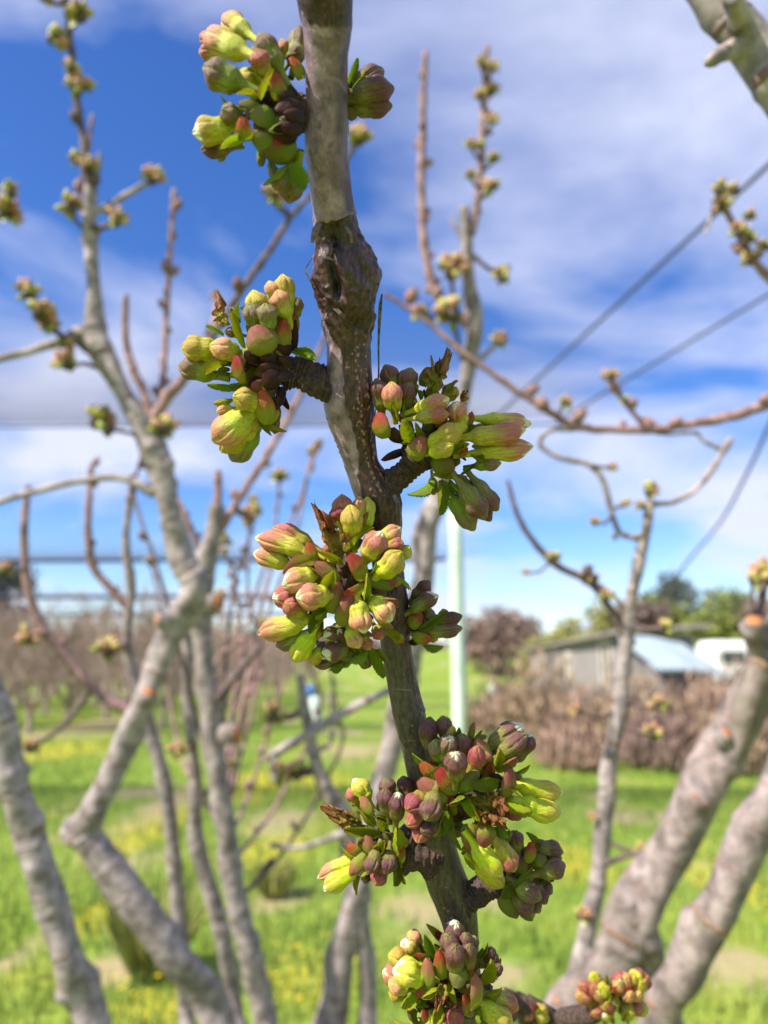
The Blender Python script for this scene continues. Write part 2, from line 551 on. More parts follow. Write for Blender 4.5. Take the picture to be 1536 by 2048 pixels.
def build_ground():
    xs = np.concatenate([-np.geomspace(900, 14, 26), np.linspace(-12, 12, 161), np.geomspace(14, 900, 26)])
    ys = np.concatenate([np.linspace(-60, -6, 8), np.linspace(-4, 1.9, 10), np.linspace(2, 12, 130), np.linspace(12.3, 30, 50), np.geomspace(31, 1200, 50)])
    v = []
    for y in ys:
        for x in xs:
            d = math.hypot(x, y)
            z = hill(x, y) + 0.03 * mnoise.noise((x * 0.5, y * 0.5, 0)) * (1 if d < 60 else 0)
            v.append((x, y, z - 0.01))
    nx = len(xs)
    f = [(j * nx + i, j * nx + i + 1, (j + 1) * nx + i + 1, (j + 1) * nx + i) for j in range(len(ys) - 1) for i in range(nx - 1)]
    me = mesh_np('grass_ground', v, f)
    fattr(me, 'bare', [pmask(q[0], q[1], BARE) for q in v])
    fattr(me, 'yel', [pmask(q[0], q[1], YELLOW) for q in v])
    m, n, l, b, o = newmat('grass_ground')
    oc = nd(n, 'ShaderNodeTexCoord').outputs['Object']
    n1 = noisen(n, l, oc, 0.9, 5.0, 0.6)
    n2 = noisen(n, l, oc, 7.0, 5.0, 0.7)
    n3 = noisen(n, l, oc, 0.55, 4.0, 0.6, (1.0, 0.7, 1))
    c = mixc(n, l, rampf(n, l, n2, 0.3, 0.7), (0.115, 0.19, 0.022), (0.225, 0.315, 0.045))
    c = mixc(n, l, rampf(n, l, n1, 0.48, 0.68, 0, 0.5), c, (0.38, 0.36, 0.06))
    c = mixc(n, l, rampf(n, l, n3, 0.55, 0.66, 0, 0.9), c, (0.42, 0.32, 0.21))
    c = mixc(n, l, rampf(n, l, attr(n, 'yel'), 0.25, 0.7, 0, 0.7), c, (0.46, 0.40, 0.04))
    c = mixc(n, l, rampf(n, l, attr(n, 'bare'), 0.15, 0.85, 0, 0.8), c, (0.38, 0.29, 0.17))
    l.new(c, b.inputs['Base Color'])
    b.inputs['Roughness'].default_value = 0.95
    b.inputs['Specular IOR Level'].default_value = 0.1
    bump(n, l, b, n2, 0.6, 0.04)
    g = obj('ground', me, m)
    tag(g, 'bright green orchard grass with yellowish and bare earth patches', 'ground', kind='structure')


build_ground()

GRASSM, n_, l_, b_, o_ = newmat('grass_blade')
_oc = nd(n_, 'ShaderNodeTexCoord').outputs['Object']
_c = mixc(n_, l_, rampf(n_, l_, noisen(n_, l_, _oc, 1.1, 4.0), 0.4, 0.62), (0.13, 0.20, 0.022), (0.28, 0.335, 0.055))
_c = mixc(n_, l_, attr(n_, 'a'), _c, (0.62, 0.46, 0.01))
l_.new(_c, b_.inputs['Base Color'])
b_.inputs['Roughness'].default_value = 0.7


def build_grass():
    N = 85000
    y = 1.2 + 15 * rng.random(N) ** 1.6
    x = (rng.random(N) * 2 - 1) * (1.6 + y * 1.15)
    # bare earth patches stay bare
    keep = np.array([pmask(a, b, BARE) < 0.15 + 0.6 * q for a, b, q in zip(x, y, rng.random(N))])
    x, y = x[keep], y[keep]
    N = len(x)
    h = 0.05 + 0.07 * rng.random(N)
    th = rng.random(N) * 6.28
    w = 0.006 + 0.006 * rng.random(N)
    bx, by = np.cos(th) * w, np.sin(th) * w
    lean = (rng.random((N, 2)) - 0.5) * 0.09
    z0 = np.full(N, -0.03)
    v = np.stack([np.stack([x - bx, y - by, z0], 1), np.stack([x + bx, y + by, z0], 1),
                  np.stack([x + lean[:, 0], y + lean[:, 1], h], 1)], 1).reshape(-1, 3)
    f = np.arange(N * 3).reshape(-1, 3)
    M = Mesh(); M.add(v, f, 0.0)
    # capeweed flower heads
    K = 5000
    yy = 1.5 + 11 * rng.random(K); xx = (rng.random(K) * 2 - 1) * (0.9 + yy * 0.55)
    pat = np.array([pmask(a, b, YELLOW) > 0.35 for a, b in zip(xx, yy)])
    xx, yy = xx[pat], yy[pat]
    K = len(xx)
    s = 0.011 + 0.006 * rng.random(K)
    zz_ = 0.07 + 0.05 * rng.random(K)
    q = []
    for k in range(6):
        a = k * math.pi / 3
        q.append(np.stack([xx + np.cos(a) * s, yy + np.sin(a) * s, zz_ + 0.003 * math.cos(a)], 1))
    v = np.stack(q, 1).reshape(-1, 3)
    f = np.arange(K * 6).reshape(-1, 6)
    M.add(v, f, 1.0)
    g = obj('grass', M.mesh('grass', False), GRASSM)
    tag(g, 'short green grass with small yellow weed flowers over the orchard floor', 'grass', kind='stuff')


build_grass()

# ------------------------------------------------------------------ far setting: building, sheds, trees
WEATHER = simple('weathered_boards', (0.20, 0.175, 0.17), (0.36, 0.325, 0.32), 2.5, 0.9, 0.01, 5.0, (6, 6, 0.5))
ROOFDARK = simple('old_roof', (0.24, 0.20, 0.19), (0.36, 0.31, 0.29), 3.0, 0.8, 0.01)
TIN = simple('pale_tin_roof', (0.26, 0.32, 0.36), (0.36, 0.43, 0.47), 2.0, 0.65, 0.004)
WHITE = simple('white_paint', (0.74, 0.74, 0.72), (0.82, 0.82, 0.80), 4.0, 0.5, 0.0)
GLASS = simple('dark_window', (0.03, 0.035, 0.04), (0.06, 0.07, 0.075), 3.0, 0.15, 0.0)
TRIM = simple('cream_trim', (0.50, 0.44, 0.38), (0.60, 0.54, 0.47), 5.0, 0.7, 0.0)
RUBBER = simple('tyre', (0.02, 0.02, 0.02), (0.04, 0.04, 0.04), 20.0, 0.9, 0.0)


def boxmesh(name, x0, x1, y0, y1, z0, z1, bev=0.0):
    bm = bmesh.new()
    bmesh.ops.create_cube(bm, size=1)
    for v in bm.verts:
        v.co = Vector(((x0 + x1) / 2 + v.co.x * (x1 - x0), (y0 + y1) / 2 + v.co.y * (y1 - y0), (z0 + z1) / 2 + v.co.z * (z1 - z0)))
    if bev:
        bmesh.ops.bevel(bm, geom=bm.edges[:], offset=bev, segments=3, affect='EDGES')
    me = bpy.data.meshes.new(name)
    bm.to_mesh(me); bm.free()
    return me


def build_house():
    # local frame: u along the long wall, w depth away from camera, z up
    A = Vector((5.45, 17.0, 0)); B = Vector((7.05, 37.0, 0))
    u = (B - A).normalized(); Lw = (B - A).length
    w = Vector((u.y, -u.x, 0))
    root = empty('farm_shed', A)
    tag(root, 'long low weathered grey timber shed with cream framed window', 'building')
    M4 = Matrix(((u.x, w.x, 0, A.x), (u.y, w.y, 0, A.y), (0, 0, 1, 0), (0, 0, 0, 1)))

    def part(name, me, mat, parent=root):
        me.transform(M4)
        return obj(name, me, mat, root)
    # wall boards: vertical boards along the long wall (a window opening is left at u 1.6..3.0)
    core = boxmesh('wall', 0.03, Lw - 0.03, 0.05, 1.5, 0, 2.18)
    wall = part('wall', core, WEATHER)
    nb = 66
    bw = Lw / nb
    for i in range(nb):
        x0 = i * bw
        if 1.55 < x0 + bw / 2 < 3.1:
            me = boxmesh('board', x0 + 0.006, x0 + bw - 0.006, 0.0, 0.047, 0.0, 0.95)
        else:
            me = boxmesh('board', x0 + 0.006, x0 + bw - 0.006, random.uniform(-0.012, 0.008), 0.047, 0.0, 2.2)
        me.transform(M4)
        obj('board', me, WEATHER).parent = wall
    win = part('window', boxmesh('window', 1.75, 2.9, 0.02, 0.048, 1.05, 2.0), GLASS)
    for (a0, a1, c0, c1) in ((1.6, 1.75, 0.95, 2.15), (2.9, 3.05, 0.95, 2.15), (1.75, 2.9, 0.95, 1.06), (1.75, 2.9, 2.0, 2.15), (2.29, 2.36, 1.06, 2.0)):
        me = boxmesh('window_frame', a0, a1, -0.03, 0.045, c0, c1)
        me.transform(M4)
        obj('window_frame', me, TRIM).parent = win
    for uu in (7.5, 14.0):
        d = part('door', boxmesh('door', uu, uu + 1.0, -0.045, -0.014, 0.02, 1.95), TRIM if uu < 10 else ROOFDARK)
    # pitched roof
    bm = bmesh.new()
    prof = [(-0.25, 2.19), (0.8, 2.25), (1.75, 2.32), (1.75, 2.40), (0.8, 2.33), (-0.25, 2.27)]
    va = [bm.verts.new((-0.4, a, b)) for a, b in prof]
    vb = [bm.verts.new((Lw + 0.4, a, b)) for a, b in prof]
    for i in range(6):
        bm.faces.new((va[i], va[(i + 1) % 6], vb[(i + 1) % 6], vb[i]))
    bm.faces.new(va[::-1]); bm.faces.new(vb)
    me = bpy.data.meshes.new('roof'); bm.to_mesh(me); bm.free()
    part('roof', me, ROOFDARK)
    tank = part('water_trough', boxmesh('water_trough', 16.2, 18.0, -0.95, -0.2, 0.0, 0.55, 0.06), WHITE)

    # tin roofed lean-to in front of the near end
    t = empty('tin_shed', Vector((6.0, 15.2, 0)))
    tag(t, 'small shed with pale blue grey corrugated roof beside the grey timber shed', 'building')
    obj('wall', boxmesh('wall', 5.3, 6.3, 14.6, 16.2, 0, 1.36), WEATHER, t)
    M = Mesh()
    nxx = 40
    xs = np.linspace(5.08, 6.5, nxx)
    ripple = 0.015 * np.sin(np.arange(nxx) * 1.9)
    fall = -0.22 * np.maximum(0, xs - 5.75)
    top = np.stack([np.stack([xs, np.full(nxx, 14.1), 1.42 + ripple + fall], 1), np.stack([xs, np.full(nxx, 16.4), 2.12 + ripple + fall], 1)], 0)
    bot = top.copy(); bot[:, :, 2] -= 0.03
    f = []
    for i in range(nxx - 1):
        f.append((i, i + 1, nxx + i + 1, nxx + i)); f.append((2 * nxx + i, 3 * nxx + i, 3 * nxx + i + 1, 2 * nxx + i + 1))
    M.add(np.concatenate([top.reshape(-1, 3), bot.reshape(-1, 3)]), f)
    obj('roof', M.mesh('roof'), TIN, t)

    c = empty('caravan', Vector((18.6, 40.0, 0)))
    tag(c, 'white boxy caravan parked beyond the sheds', 'caravan')
    obj('body', boxmesh('body', 16.9, 19.6, 39.0, 41.2, 0.55, 2.75, 0.18), WHITE, c)
    obj('window', boxmesh('window', 17.4, 18.6, 38.97, 39.2, 1.55, 2.2, 0.01), GLASS, c)
    for xx in (17.6, 18.9):
        M = Mesh(); M.tube([(xx, 39.05, 0.34), (xx, 39.3, 0.34)], [0.34, 0.34], 18, 1)
        obj('wheel', M.mesh('wheel', False), RUBBER, c)


build_house()


def leafy_tree(name, label, px, pyb, pyt, d, rx, mat, trunkmat, n=2600, leaf=0.35, group=None, gnarl=0.3):
    """a round crowned tree whose trunk foot stands on the ground at distance d"""
    base = P(px, 1330, d)
    zt = P(px, pyt, d).z
    gz = hill(base.x, base.y)
    base = Vector((base.x, base.y, gz - 0.05))
    H = zt - base.z
    root = empty(name, base)
    tag(root, label, 'tree', group)
    rxm = rx / FPX * d
    g = np.random.default_rng(int(px) + int(d) * 7)
    T = Mesh()
    T.tube([base, base + Vector((0.02 * H, 0, H * 0.3)), base + Vector((-0.02 * H, 0, H * 0.6)), base + Vector((0, 0, H * 0.85))],
           [0.045 * H, 0.035 * H, 0.02 * H, 0.008 * H], 8, 3, 0.15)
    C = Mesh()
    lumps = []
    for k in range(15):
        th = g.uniform(0, 6.28); rr = rxm * g.uniform(0.1, 0.75); lr = rxm * g.uniform(0.28, 0.5)
        zz_ = max(0.15 * H, (H - lr * 0.8) * (1 - 0.45 * (rr / rxm) ** 2) * (1 if k < 4 else g.uniform(0.25, 1)))
        c = np.array([base.x + math.cos(th) * rr, base.y + math.sin(th) * rr, base.z + zz_])
        lumps.append((c, lr))
        st = np.array(base) + np.array([0, 0, H * g.uniform(0.25, 0.5)])
        T.tube([st, (st + c) / 2 + g.normal(0, 0.04 * H, 3), c], [0.014 * H, 0.009 * H, 0.003 * H], 5, 3)
    per = n // len(lumps)
    for c, r in lumps:
        q = g.normal(0, 1, (per, 3)); q /= np.linalg.norm(q, axis=1)[:, None]
        pos = c + q * (r * g.uniform(0.45, 1.08, (per, 1)) ** 0.8) * np.array([1, 1, 0.8])
        for p_ in pos:
            dn = g.normal(0, 1, 3); dn /= np.linalg.norm(dn)
            nn = g.normal(0, 1, 3); nn /= np.linalg.norm(nn)
            C.leafq(p_, dn, nn, leaf * g.uniform(0.6, 1.4), leaf * g.uniform(0.3, 0.6), g.random())
    obj('trunk', T.mesh('trunk'), trunkmat, root)
    obj('crown', C.mesh('crown', False), mat, root)


def folm(name, c1, c2):
    m, n, l, b, o = newmat(name)
    a = attr(n, 'a')
    l.new(mixc(n, l, a, c1, c2), b.inputs['Base Color'])
    b.inputs['Roughness'].default_value = 0.7
    b.inputs['Specular IOR Level'].default_value = 0.2
    return m


FOL_GREEN = folm('foliage_green', (0.11, 0.14, 0.03), (0.24, 0.27, 0.06))
FOL_DARK = folm('foliage_dark', (0.05, 0.06, 0.04), (0.11, 0.12, 0.07))
FOL_YEL = folm('foliage_yellow_green', (0.21, 0.21, 0.06), (0.32, 0.30, 0.10))
FOL_BROWN = folm('twigs_brown', (0.16, 0.105, 0.085), (0.28, 0.19, 0.15))
FOL_TAN = folm('dry_bracken', (0.17, 0.10, 0.075), (0.46, 0.32, 0.23))
FOL_RUSH = folm('rush_olive', (0.17, 0.20, 0.05), (0.40, 0.38, 0.12))
FOL_TAN2 = folm('dry_grass_tan', (0.17, 0.11, 0.075), (0.44, 0.32, 0.20))
TRUNKM = bg_bark('bark_far', (0.13, 0.10, 0.085), (0.24, 0.19, 0.16), (0.18, 0.13, 0.1))

leafy_tree('bare_tree', 'rounded brown leafless tree standing in the field left of the grey shed', 1000, 1310, 1203, 62, 92, FOL_BROWN, TRUNKM, 3600, 0.55)
leafy_tree('shrubby_tree', 'low olive tree between the brown leafless tree and the shed roof', 1075, 1310, 1272, 58, 34, FOL_YEL, TRUNKM, 1400, 0.4)
leafy_tree('conifer_tree', 'pale yellow green bushy tree rising behind the grey shed', 1192, 1310, 1200, 48, 85, FOL_YEL, TRUNKM, 2600, 0.4)
leafy_tree('brown_tree', 'brown twiggy tree behind the tin shed', 1285, 1310, 1185, 52, 80, FOL_BROWN, TRUNKM, 2600, 0.42)
leafy_tree('gum_tree', 'tall dark gum tree standing above the other trees behind the sheds', 1362, 1310, 1136, 60, 70, FOL_DARK, TRUNKM, 2400, 0.5)
leafy_tree('green_tree', 'broad green tree behind the white caravan', 1430, 1310, 1168, 50, 120, FOL_GREEN, TRUNKM, 3600, 0.45)
leafy_tree('bronze_tree', 'bronze brown tree to the right of the broad green tree', 1540, 1310, 1190, 46, 95, FOL_BROWN, TRUNKM, 3000, 0.4)
leafy_tree('green_tree', 'mid green tree between the brown twiggy tree and the dark gum', 1318, 1310, 1182, 56, 70, FOL_GREEN, TRUNKM, 2400, 0.45)
leafy_tree('olive_tree', 'olive tree filling the gap between the pale bushy tree and the brown twiggy tree', 1240, 1310, 1206, 55, 60, FOL_YEL, TRUNKM, 2000, 0.45)
leafy_tree('brown_tree', 'brown tree between the broad green tree and the bronze tree', 1490, 1310, 1196, 54, 80, FOL_BROWN, TRUNKM, 2400, 0.45)
leafy_tree('shrubby_tree', 'low olive shrubby tree at the far end of the grey shed roof', 1130, 1310, 1252, 56, 60, FOL_YEL, TRUNKM, 1800, 0.4)
leafy_tree('dark_tree', 'dark evergreen tree rising behind the orchard rows', -30, 1310, 1080, 55, 75, FOL_DARK, TRUNKM, 3200, 0.6)
for k, (px, d, top) in enumerate(((120, 95, 1262), (210, 100, 1255), (300, 98, 1262), (390, 104, 1258), (470, 96, 1266), (560, 102, 1262), (650, 100, 1268), (740, 105, 1272), (40, 92, 1250), (840, 108, 1280), (-60, 96, 1258), (-170, 100, 1250), (-290, 94, 1262), (-410, 99, 1255), (-540, 97, 1260))):
    leafy_tree('hedge_tree', 'low brown bare tree in the hedgerow beyond the orchard', px, 1310, top, d, 62, FOL_BROWN, TRUNKM, 1300, 0.9, 'hedgerow trees beyond the orchard')


def bush(name, label, x, y, rx, ry, h, mat, n=900, leaf=0.3, up=0.4, group=None, seed=0, z0=0.0):
    g = np.random.default_rng(seed + 91)
    root = empty(name, (x, y, 0))
    tag(root, label, 'bush', group)
    C, S = Mesh(), Mesh()
    for k in range(n):
        th = g.uniform(0, 6.28); r = math.sqrt(g.random()); zz_ = g.random() ** 0.7
        p_ = np.array([x + math.cos(th) * rx * r, y + math.sin(th) * ry * r, z0 + zz_ * h * (1 - 0.6 * r * r) * g.uniform(0.55, 1.2) * (1 + 0.22 * math.sin(th * 5 + seed) * r)])
        dn = g.normal(0, 1, 3) + np.array([0, 0, up * 3])
        ll = leaf * g.uniform(0.6, 1.5)
        if up > 2:                         # rush blades splay from the crown of the clump
            p_ = np.array([x + math.cos(th) * rx * r * 0.45, y + math.sin(th) * ry * r * 0.45, -0.02])
            dn = np.array([math.cos(th) * 0.45 * r, math.sin(th) * 0.45 * r, 1.0]) + g.normal(0, 0.13, 3)
            ll = h * g.uniform(0.45, 1.15)
        dn /= np.linalg.norm(dn)
        nn = g.normal(0, 1, 3); nn /= np.linalg.norm(nn)
        C.leafq(p_, dn, nn, ll, leaf * g.uniform(0.10, 0.28) * (0.3 if up > 2 else 1), g.random())
    for k in range(30 if up < 2 else 3):
        th = g.uniform(0, 6.28); r = g.uniform(0.2, 0.9)
        a = np.array([x + math.cos(th) * rx * r * 0.3, y + math.sin(th) * ry * r * 0.3, -0.03])
        e = np.array([x + math.cos(th) * rx * r, y + math.sin(th) * ry * r, h * g.uniform(0.5, 0.95) * (1 - 0.5 * r * r)])
        S.tube([a, (a + e) / 2 + np.array([0, 0, 0.1 * h]), e], [0.016, 0.011, 0.004], 4, 3)
    obj('stems', S.mesh('stems'), TRUNKM, root).name = 'stem'
    obj('foliage', C.mesh('foliage', False), mat, root)


BUSHES = [  # px centre, depth, half width px, top py, material, label
    (1010, 15.5, 80, 1352, FOL_TAN, 'dry bracken clump beside the foot of the pale green post'),
    (1090, 14.5, 95, 1345, FOL_TAN2, 'straw coloured bracken clump in front of the far end of the grey shed'),
    (1170, 13.5, 100, 1362, FOL_TAN, 'reddish tan bracken in front of the grey shed door'),
    (1265, 13.0, 110, 1368, FOL_TAN2, 'straw brown bracken mound below the shed window'),
    (1360, 13.0, 120, 1352, FOL_TAN, 'tall brown bramble mound in front of the tin shed'),
    (1450, 13.5, 90, 1345, FOL_TAN, 'brown bracken in front of the white caravan'),
    (1540, 13.0, 90, 1340, FOL_BROWN, 'dark brown bramble right of the caravan'),
    (1130, 11.6, 60, 1455, FOL_TAN, 'low tan grass tussock at the foot of the bracken bank'),
    (1310, 11.4, 95, 1440, FOL_BROWN, 'dark brown low bramble at the grass edge below the tin shed'),
    (1420, 11.2, 70, 1440, FOL_TAN2, 'low brown bramble at the grass edge below the caravan'),
]
for k, (px, d, hw, top, m, lab) in enumerate(BUSHES):
    c = P(px, 1330, d)
    rx = hw / FPX * d
    h = max(0.5, 1.5 - (top - 1330) / FPX * d)
    bush('bracken_bush', lab, c.x, c.y, rx, 0.9, h * (1.0, 1.2, 0.72, 1.05, 0.8)[k % 5], m, 1500, 0.24, 0.9, 'bracken and bramble bank by the sheds', k)

# tall rush clumps on the grass
for k, (px, py, hw, h, lab) in enumerate(((300, 1935, 65, 0.50, 'tall dry green rush clump behind the zigzag limb'), (548, 1775, 40, 0.26, 'tall dry rush clump growing between the two middle limbs'))):
    d = 1.5 * FPX / (py - 1330) * 0.985
    c = P(px, py, d)
    bush('rush_clump', lab, c.x, c.y, hw / FPX * d, 0.16, h, FOL_RUSH, 420, 0.3, 2.6, 'rush clumps in the grass', 40 + k)


# ------------------------------------------------------------------ orchard rows far left
def bare_tree_mesh(seed):
    g = np.random.default_rng(seed)
    T, C = Mesh(), Mesh()
    T.tube([(0, 0, -0.05), (0.02, 0.01, 0.3), (g.uniform(-.04, .04), 0, 0.6)], [0.09, 0.075, 0.07], 8, 3, 0.15, seed)
    for k in range(8):
        th = k * 0.785 + g.uniform(-0.3, 0.3)
        out = g.uniform(0.55, 1.15); top = g.uniform(2.1, 3.2)
        p0 = np.array([0, 0, 0.5]); p1 = np.array([math.cos(th) * out * 0.55, math.sin(th) * out * 0.55, 1.1])
        p2 = np.array([math.cos(th) * out * 0.9, math.sin(th) * out * 0.9, 1.9]); p3 = np.array([math.cos(th) * out, math.sin(th) * out, top])
        C.tube([p0, p1, p2, p3], [0.04, 0.03, 0.018, 0.006], 5, 3, 0.1, seed + k)
        for q in range(20):
            s = g.uniform(0.15, 0.95)
            b = p1 * (1 - s) + p3 * s if s > .3 else p1
            e = b + np.array([g.normal(0, 0.34), g.normal(0, 0.34), g.uniform(0.1, 0.75)])
            C.tube([b, (b + e) / 2 + g.normal(0, 0.04, 3), e], [0.012, 0.009, 0.004], 4, 2)
            for z in range(4):
                c = b + (e - b) * g.random()
                C.ovoid(c, c + g.normal(0, 0.035, 3), 0.045, 4, 3, 1.0 if g.random() < 0.3 else 0.0)
    return T.mesh('orchard_trunk'), C.mesh('orchard_branches')


FARB = bg_bark('bark_orchard', (0.28, 0.20, 0.165), (0.46, 0.36, 0.30), (0.2, 0.15, 0.1))
variants = [bare_tree_mesh(s) for s in (3, 14, 25, 36)]
cnt = 0
for row, x0 in enumerate((-5.4, -7.8, -10.2, -12.6, -15.0, -17.6, -20.4)):
    y = 16.5 + row * 1.1
    while y < 62:
        t_, c_ = variants[cnt % 4]
        rx_ = x0 + random.uniform(-.25, .25)
        ry_ = y + random.uniform(-.3, .3)
        pxx = 768 + rx_ / ry_ * FPX
        if pxx > -520:
            r_ = empty('orchard_tree', (rx_, ry_, 0))
            r_.rotation_euler = (0, 0, random.uniform(0, 6.28))
            s_ = random.uniform(0.85, 1.12); r_.scale = (s_, s_, s_)
            tag(r_, 'leafless pruned cherry tree standing in the far orchard rows', 'tree', 'bare cherry trees in the far orchard rows')
            for nm, me in (('trunk', t_), ('crown', c_)):
                o = bpy.data.objects.new(nm, me)
                if not me.materials: me.materials.append(FARB)
                COL.objects.link(o); o.parent = r_
            cnt += 1
        y += 2.2 if y < 36 else 4.0

# ------------------------------------------------------------------ post, guards, cables, net
POSTM = simple('pale_green_paint', (0.46, 0.60, 0.46), (0.58, 0.70, 0.56), 3.0, 0.6, 0.002)
d_post = 15.0
pb = P(920, 1479, d_post); pt = P(921, 1005, d_post)
post = empty('net_post', (pb.x, pb.y, 0))
tag(post, 'pale green painted post holding up the bird net', 'post')
M = Mesh(); M.tube([(pb.x, pb.y, -0.1), (pb.x, pb.y, 2.0), (pb.x, pb.y, pt.z)], [0.15, 0.148, 0.145], 20, 6, 0.01)
obj('shaft', M.mesh('shaft'), POSTM, post)
M = Mesh(); M.tube([(pb.x, pb.y, pt.z + 0.005), (pb.x, pb.y, pt.z + 0.06)], [0.17, 0.16], 20, 1)
obj('cap', M.mesh('cap'), POSTM, post)
M = Mesh(); M.tube([(pb.x, pb.y, 0.0), (pb.x, pb.y, 0.12)], [0.20, 0.17], 20, 2)
obj('footing', M.mesh('footing'), simple('concrete', (0.3, 0.29, 0.27), (0.42, 0.4, 0.37), 20, 0.9), post)

BLUE = simple('blue_plastic', (0.03, 0.12, 0.45), (0.05, 0.18, 0.55), 5, 0.4, 0)
GUARD = simple('pale_plastic', (0.55, 0.66, 0.60), (0.66, 0.76, 0.70), 5, 0.5, 0)
for k, (px, d, hgt, lab) in enumerate(((632, 17.0, 0.8, 'pale green tree guard with blue top in the grass between the limbs'), (985, 26.0, 0.8, 'small pale green tree guard in the field left of the shed'))):
    c = P(px, 1330, d); c.z = 0
    g_ = empty('tree_guard', c)
    tag(g_, lab, 'tree guard', 'plastic tree guards')
    M = Mesh(); M.tube([c + Vector((0, 0, -0.03)), c + Vector((0, 0, hgt * .5)), c + Vector((0, 0, hgt))], [0.17, 0.165, 0.15], 14, 3)
    obj('sleeve', M.mesh('sleeve'), GUARD, g_)
    M = Mesh(); M.tube([c + Vector((0, 0, 0)), c + Vector((0, 0, hgt + .25))], [0.02, 0.02], 8, 2)
    obj('stake', M.mesh('stake'), TRUNKM, g_)
    if k == 0:
        M = Mesh(); M.tube([c + Vector((-0.12, -0.03, hgt + .02)), c + Vector((-0.12, -.03, hgt + .16)), c + Vector((-0.12, -.03, hgt + .27))], [0.10, 0.105, 0.05], 12, 3)
        obj('cover', M.mesh('cover'), BLUE, g_)

NETZ = 4.0
CABLEY = [-2.5, 7.55, 17.9, 27.8, 38.0]
CABLEM = simple('dark_cable', (0.012, 0.016, 0.03), (0.025, 0.03, 0.045), 10, 0.8, 0)
TILT = 0.02


def cable_z(x, y):
    return NETZ - 0.012 * abs(math.sin(x * 0.35 + y))


for k, cy in enumerate(CABLEY):
    M = Mesh()
    pts = [(x, cy - TILT * x, cable_z(x, cy)) for x in np.linspace(-45, 1.95 if k == 1 else 1.5, 21)]
    M.tube(pts, [0.012 if cy < 10 else 0.05 if cy < 20 else 0.075] * 21, 6, 3)
    o = obj('net_cable', M.mesh('net_cable'), CABLEM)
    tag(o, ('net cable strung level over the stem near the camera', 'first dark net cable strung level beyond the zigzag tree', 'second dark net cable strung level beyond the zigzag tree', 'third dark net cable strung level, over the orchard rows', 'last dark net cable strung level, far over the orchard rows')[k], 'cable', 'level cables under the bird net')
for (p0, p1, r_, lab) in ((((1700, 180), (985, 840)), None, 0.012, 'thin dark wire running diagonally down from the net to the first level cable'),
                          (((1700, 492), (1122, 838)), None, 0.010, 'fainter second wire below the diagonal dark wire')):
    pts = []
    for s in np.linspace(0, 1, 12):
        px = p0[0][0] + (p0[1][0] - p0[0][0]) * s; py = p0[0][1] + (p0[1][1] - p0[0][1]) * s
        # on the net plane, just below it
        ray = P(px, py, 1.0) - CAM
        pts.append(CAM + ray * ((NETZ - 0.05 - CAM.z) / ray.z))
    M = Mesh(); M.tube(pts, [r_] * 12, 6, 3)
    o = obj('net_wire', M.mesh('net_wire'), CABLEM)
    tag(o, lab, 'wire')
pts = [P(px, py, q_) for px, py, q_ in ((1620, 660, 8), (1530, 870, 9), (1490, 955, 10), (1440, 1045, 12), (1370, 1130, 14.5), (1262, 1268, 17.2))]
M = Mesh(); M.tube(pts, [0.02] * 6, 6, 5)
o = obj('hanging_net_rope', M.mesh('rope'), CABLEM); o.name = 'loose_rope'
tag(o, 'faint slack rope curving down below the net beyond the right hand tree', 'rope')


def net_material():
    m, n, l, b, o = newmat('bird_net')
    n.remove(b)
    uv = nd(n, 'ShaderNodeTexCoord').outputs['Object']
    s = nd(n, 'ShaderNodeSeparateXYZ'); l.new(uv, s.inputs[0])
    cov = attr(n, 'cov')

    def lines(src):
        f = mathn(n, l, 'FRACT', mathn(n, l, 'MULTIPLY', src, 1 / 0.016))
        return mathn(n, l, 'LESS_THAN', f, cov)
    dd = mathn(n, l, 'ADD', s.outputs['X'], s.outputs['Y'])
    ee = mathn(n, l, 'SUBTRACT', s.outputs['X'], s.outputs['Y'])
    mask = mathn(n, l, 'MAXIMUM', lines(dd), lines(ee))
    tp = nd(n, 'ShaderNodeBsdfTransparent')
    df = nd(n, 'ShaderNodeBsdfDiffuse'); df.inputs[0].default_value = (0.15, 0.16, 0.24, 1)
    tl = nd(n, 'ShaderNodeBsdfTranslucent'); tl.inputs[0].default_value = (0.15, 0.16, 0.24, 1)
    ms = nd(n, 'ShaderNodeMixShader', n_0=0.5); l.new(df.outputs[0], ms.inputs[1]); l.new(tl.outputs[0], ms.inputs[2])
    m2 = nd(n, 'ShaderNodeMixShader'); l.new(mask, m2.inputs[0]); l.new(tp.outputs[0], m2.inputs[1]); l.new(ms.outputs[0], m2.inputs[2])
    l.new(m2.outputs[0], o.inputs[0])
    return m


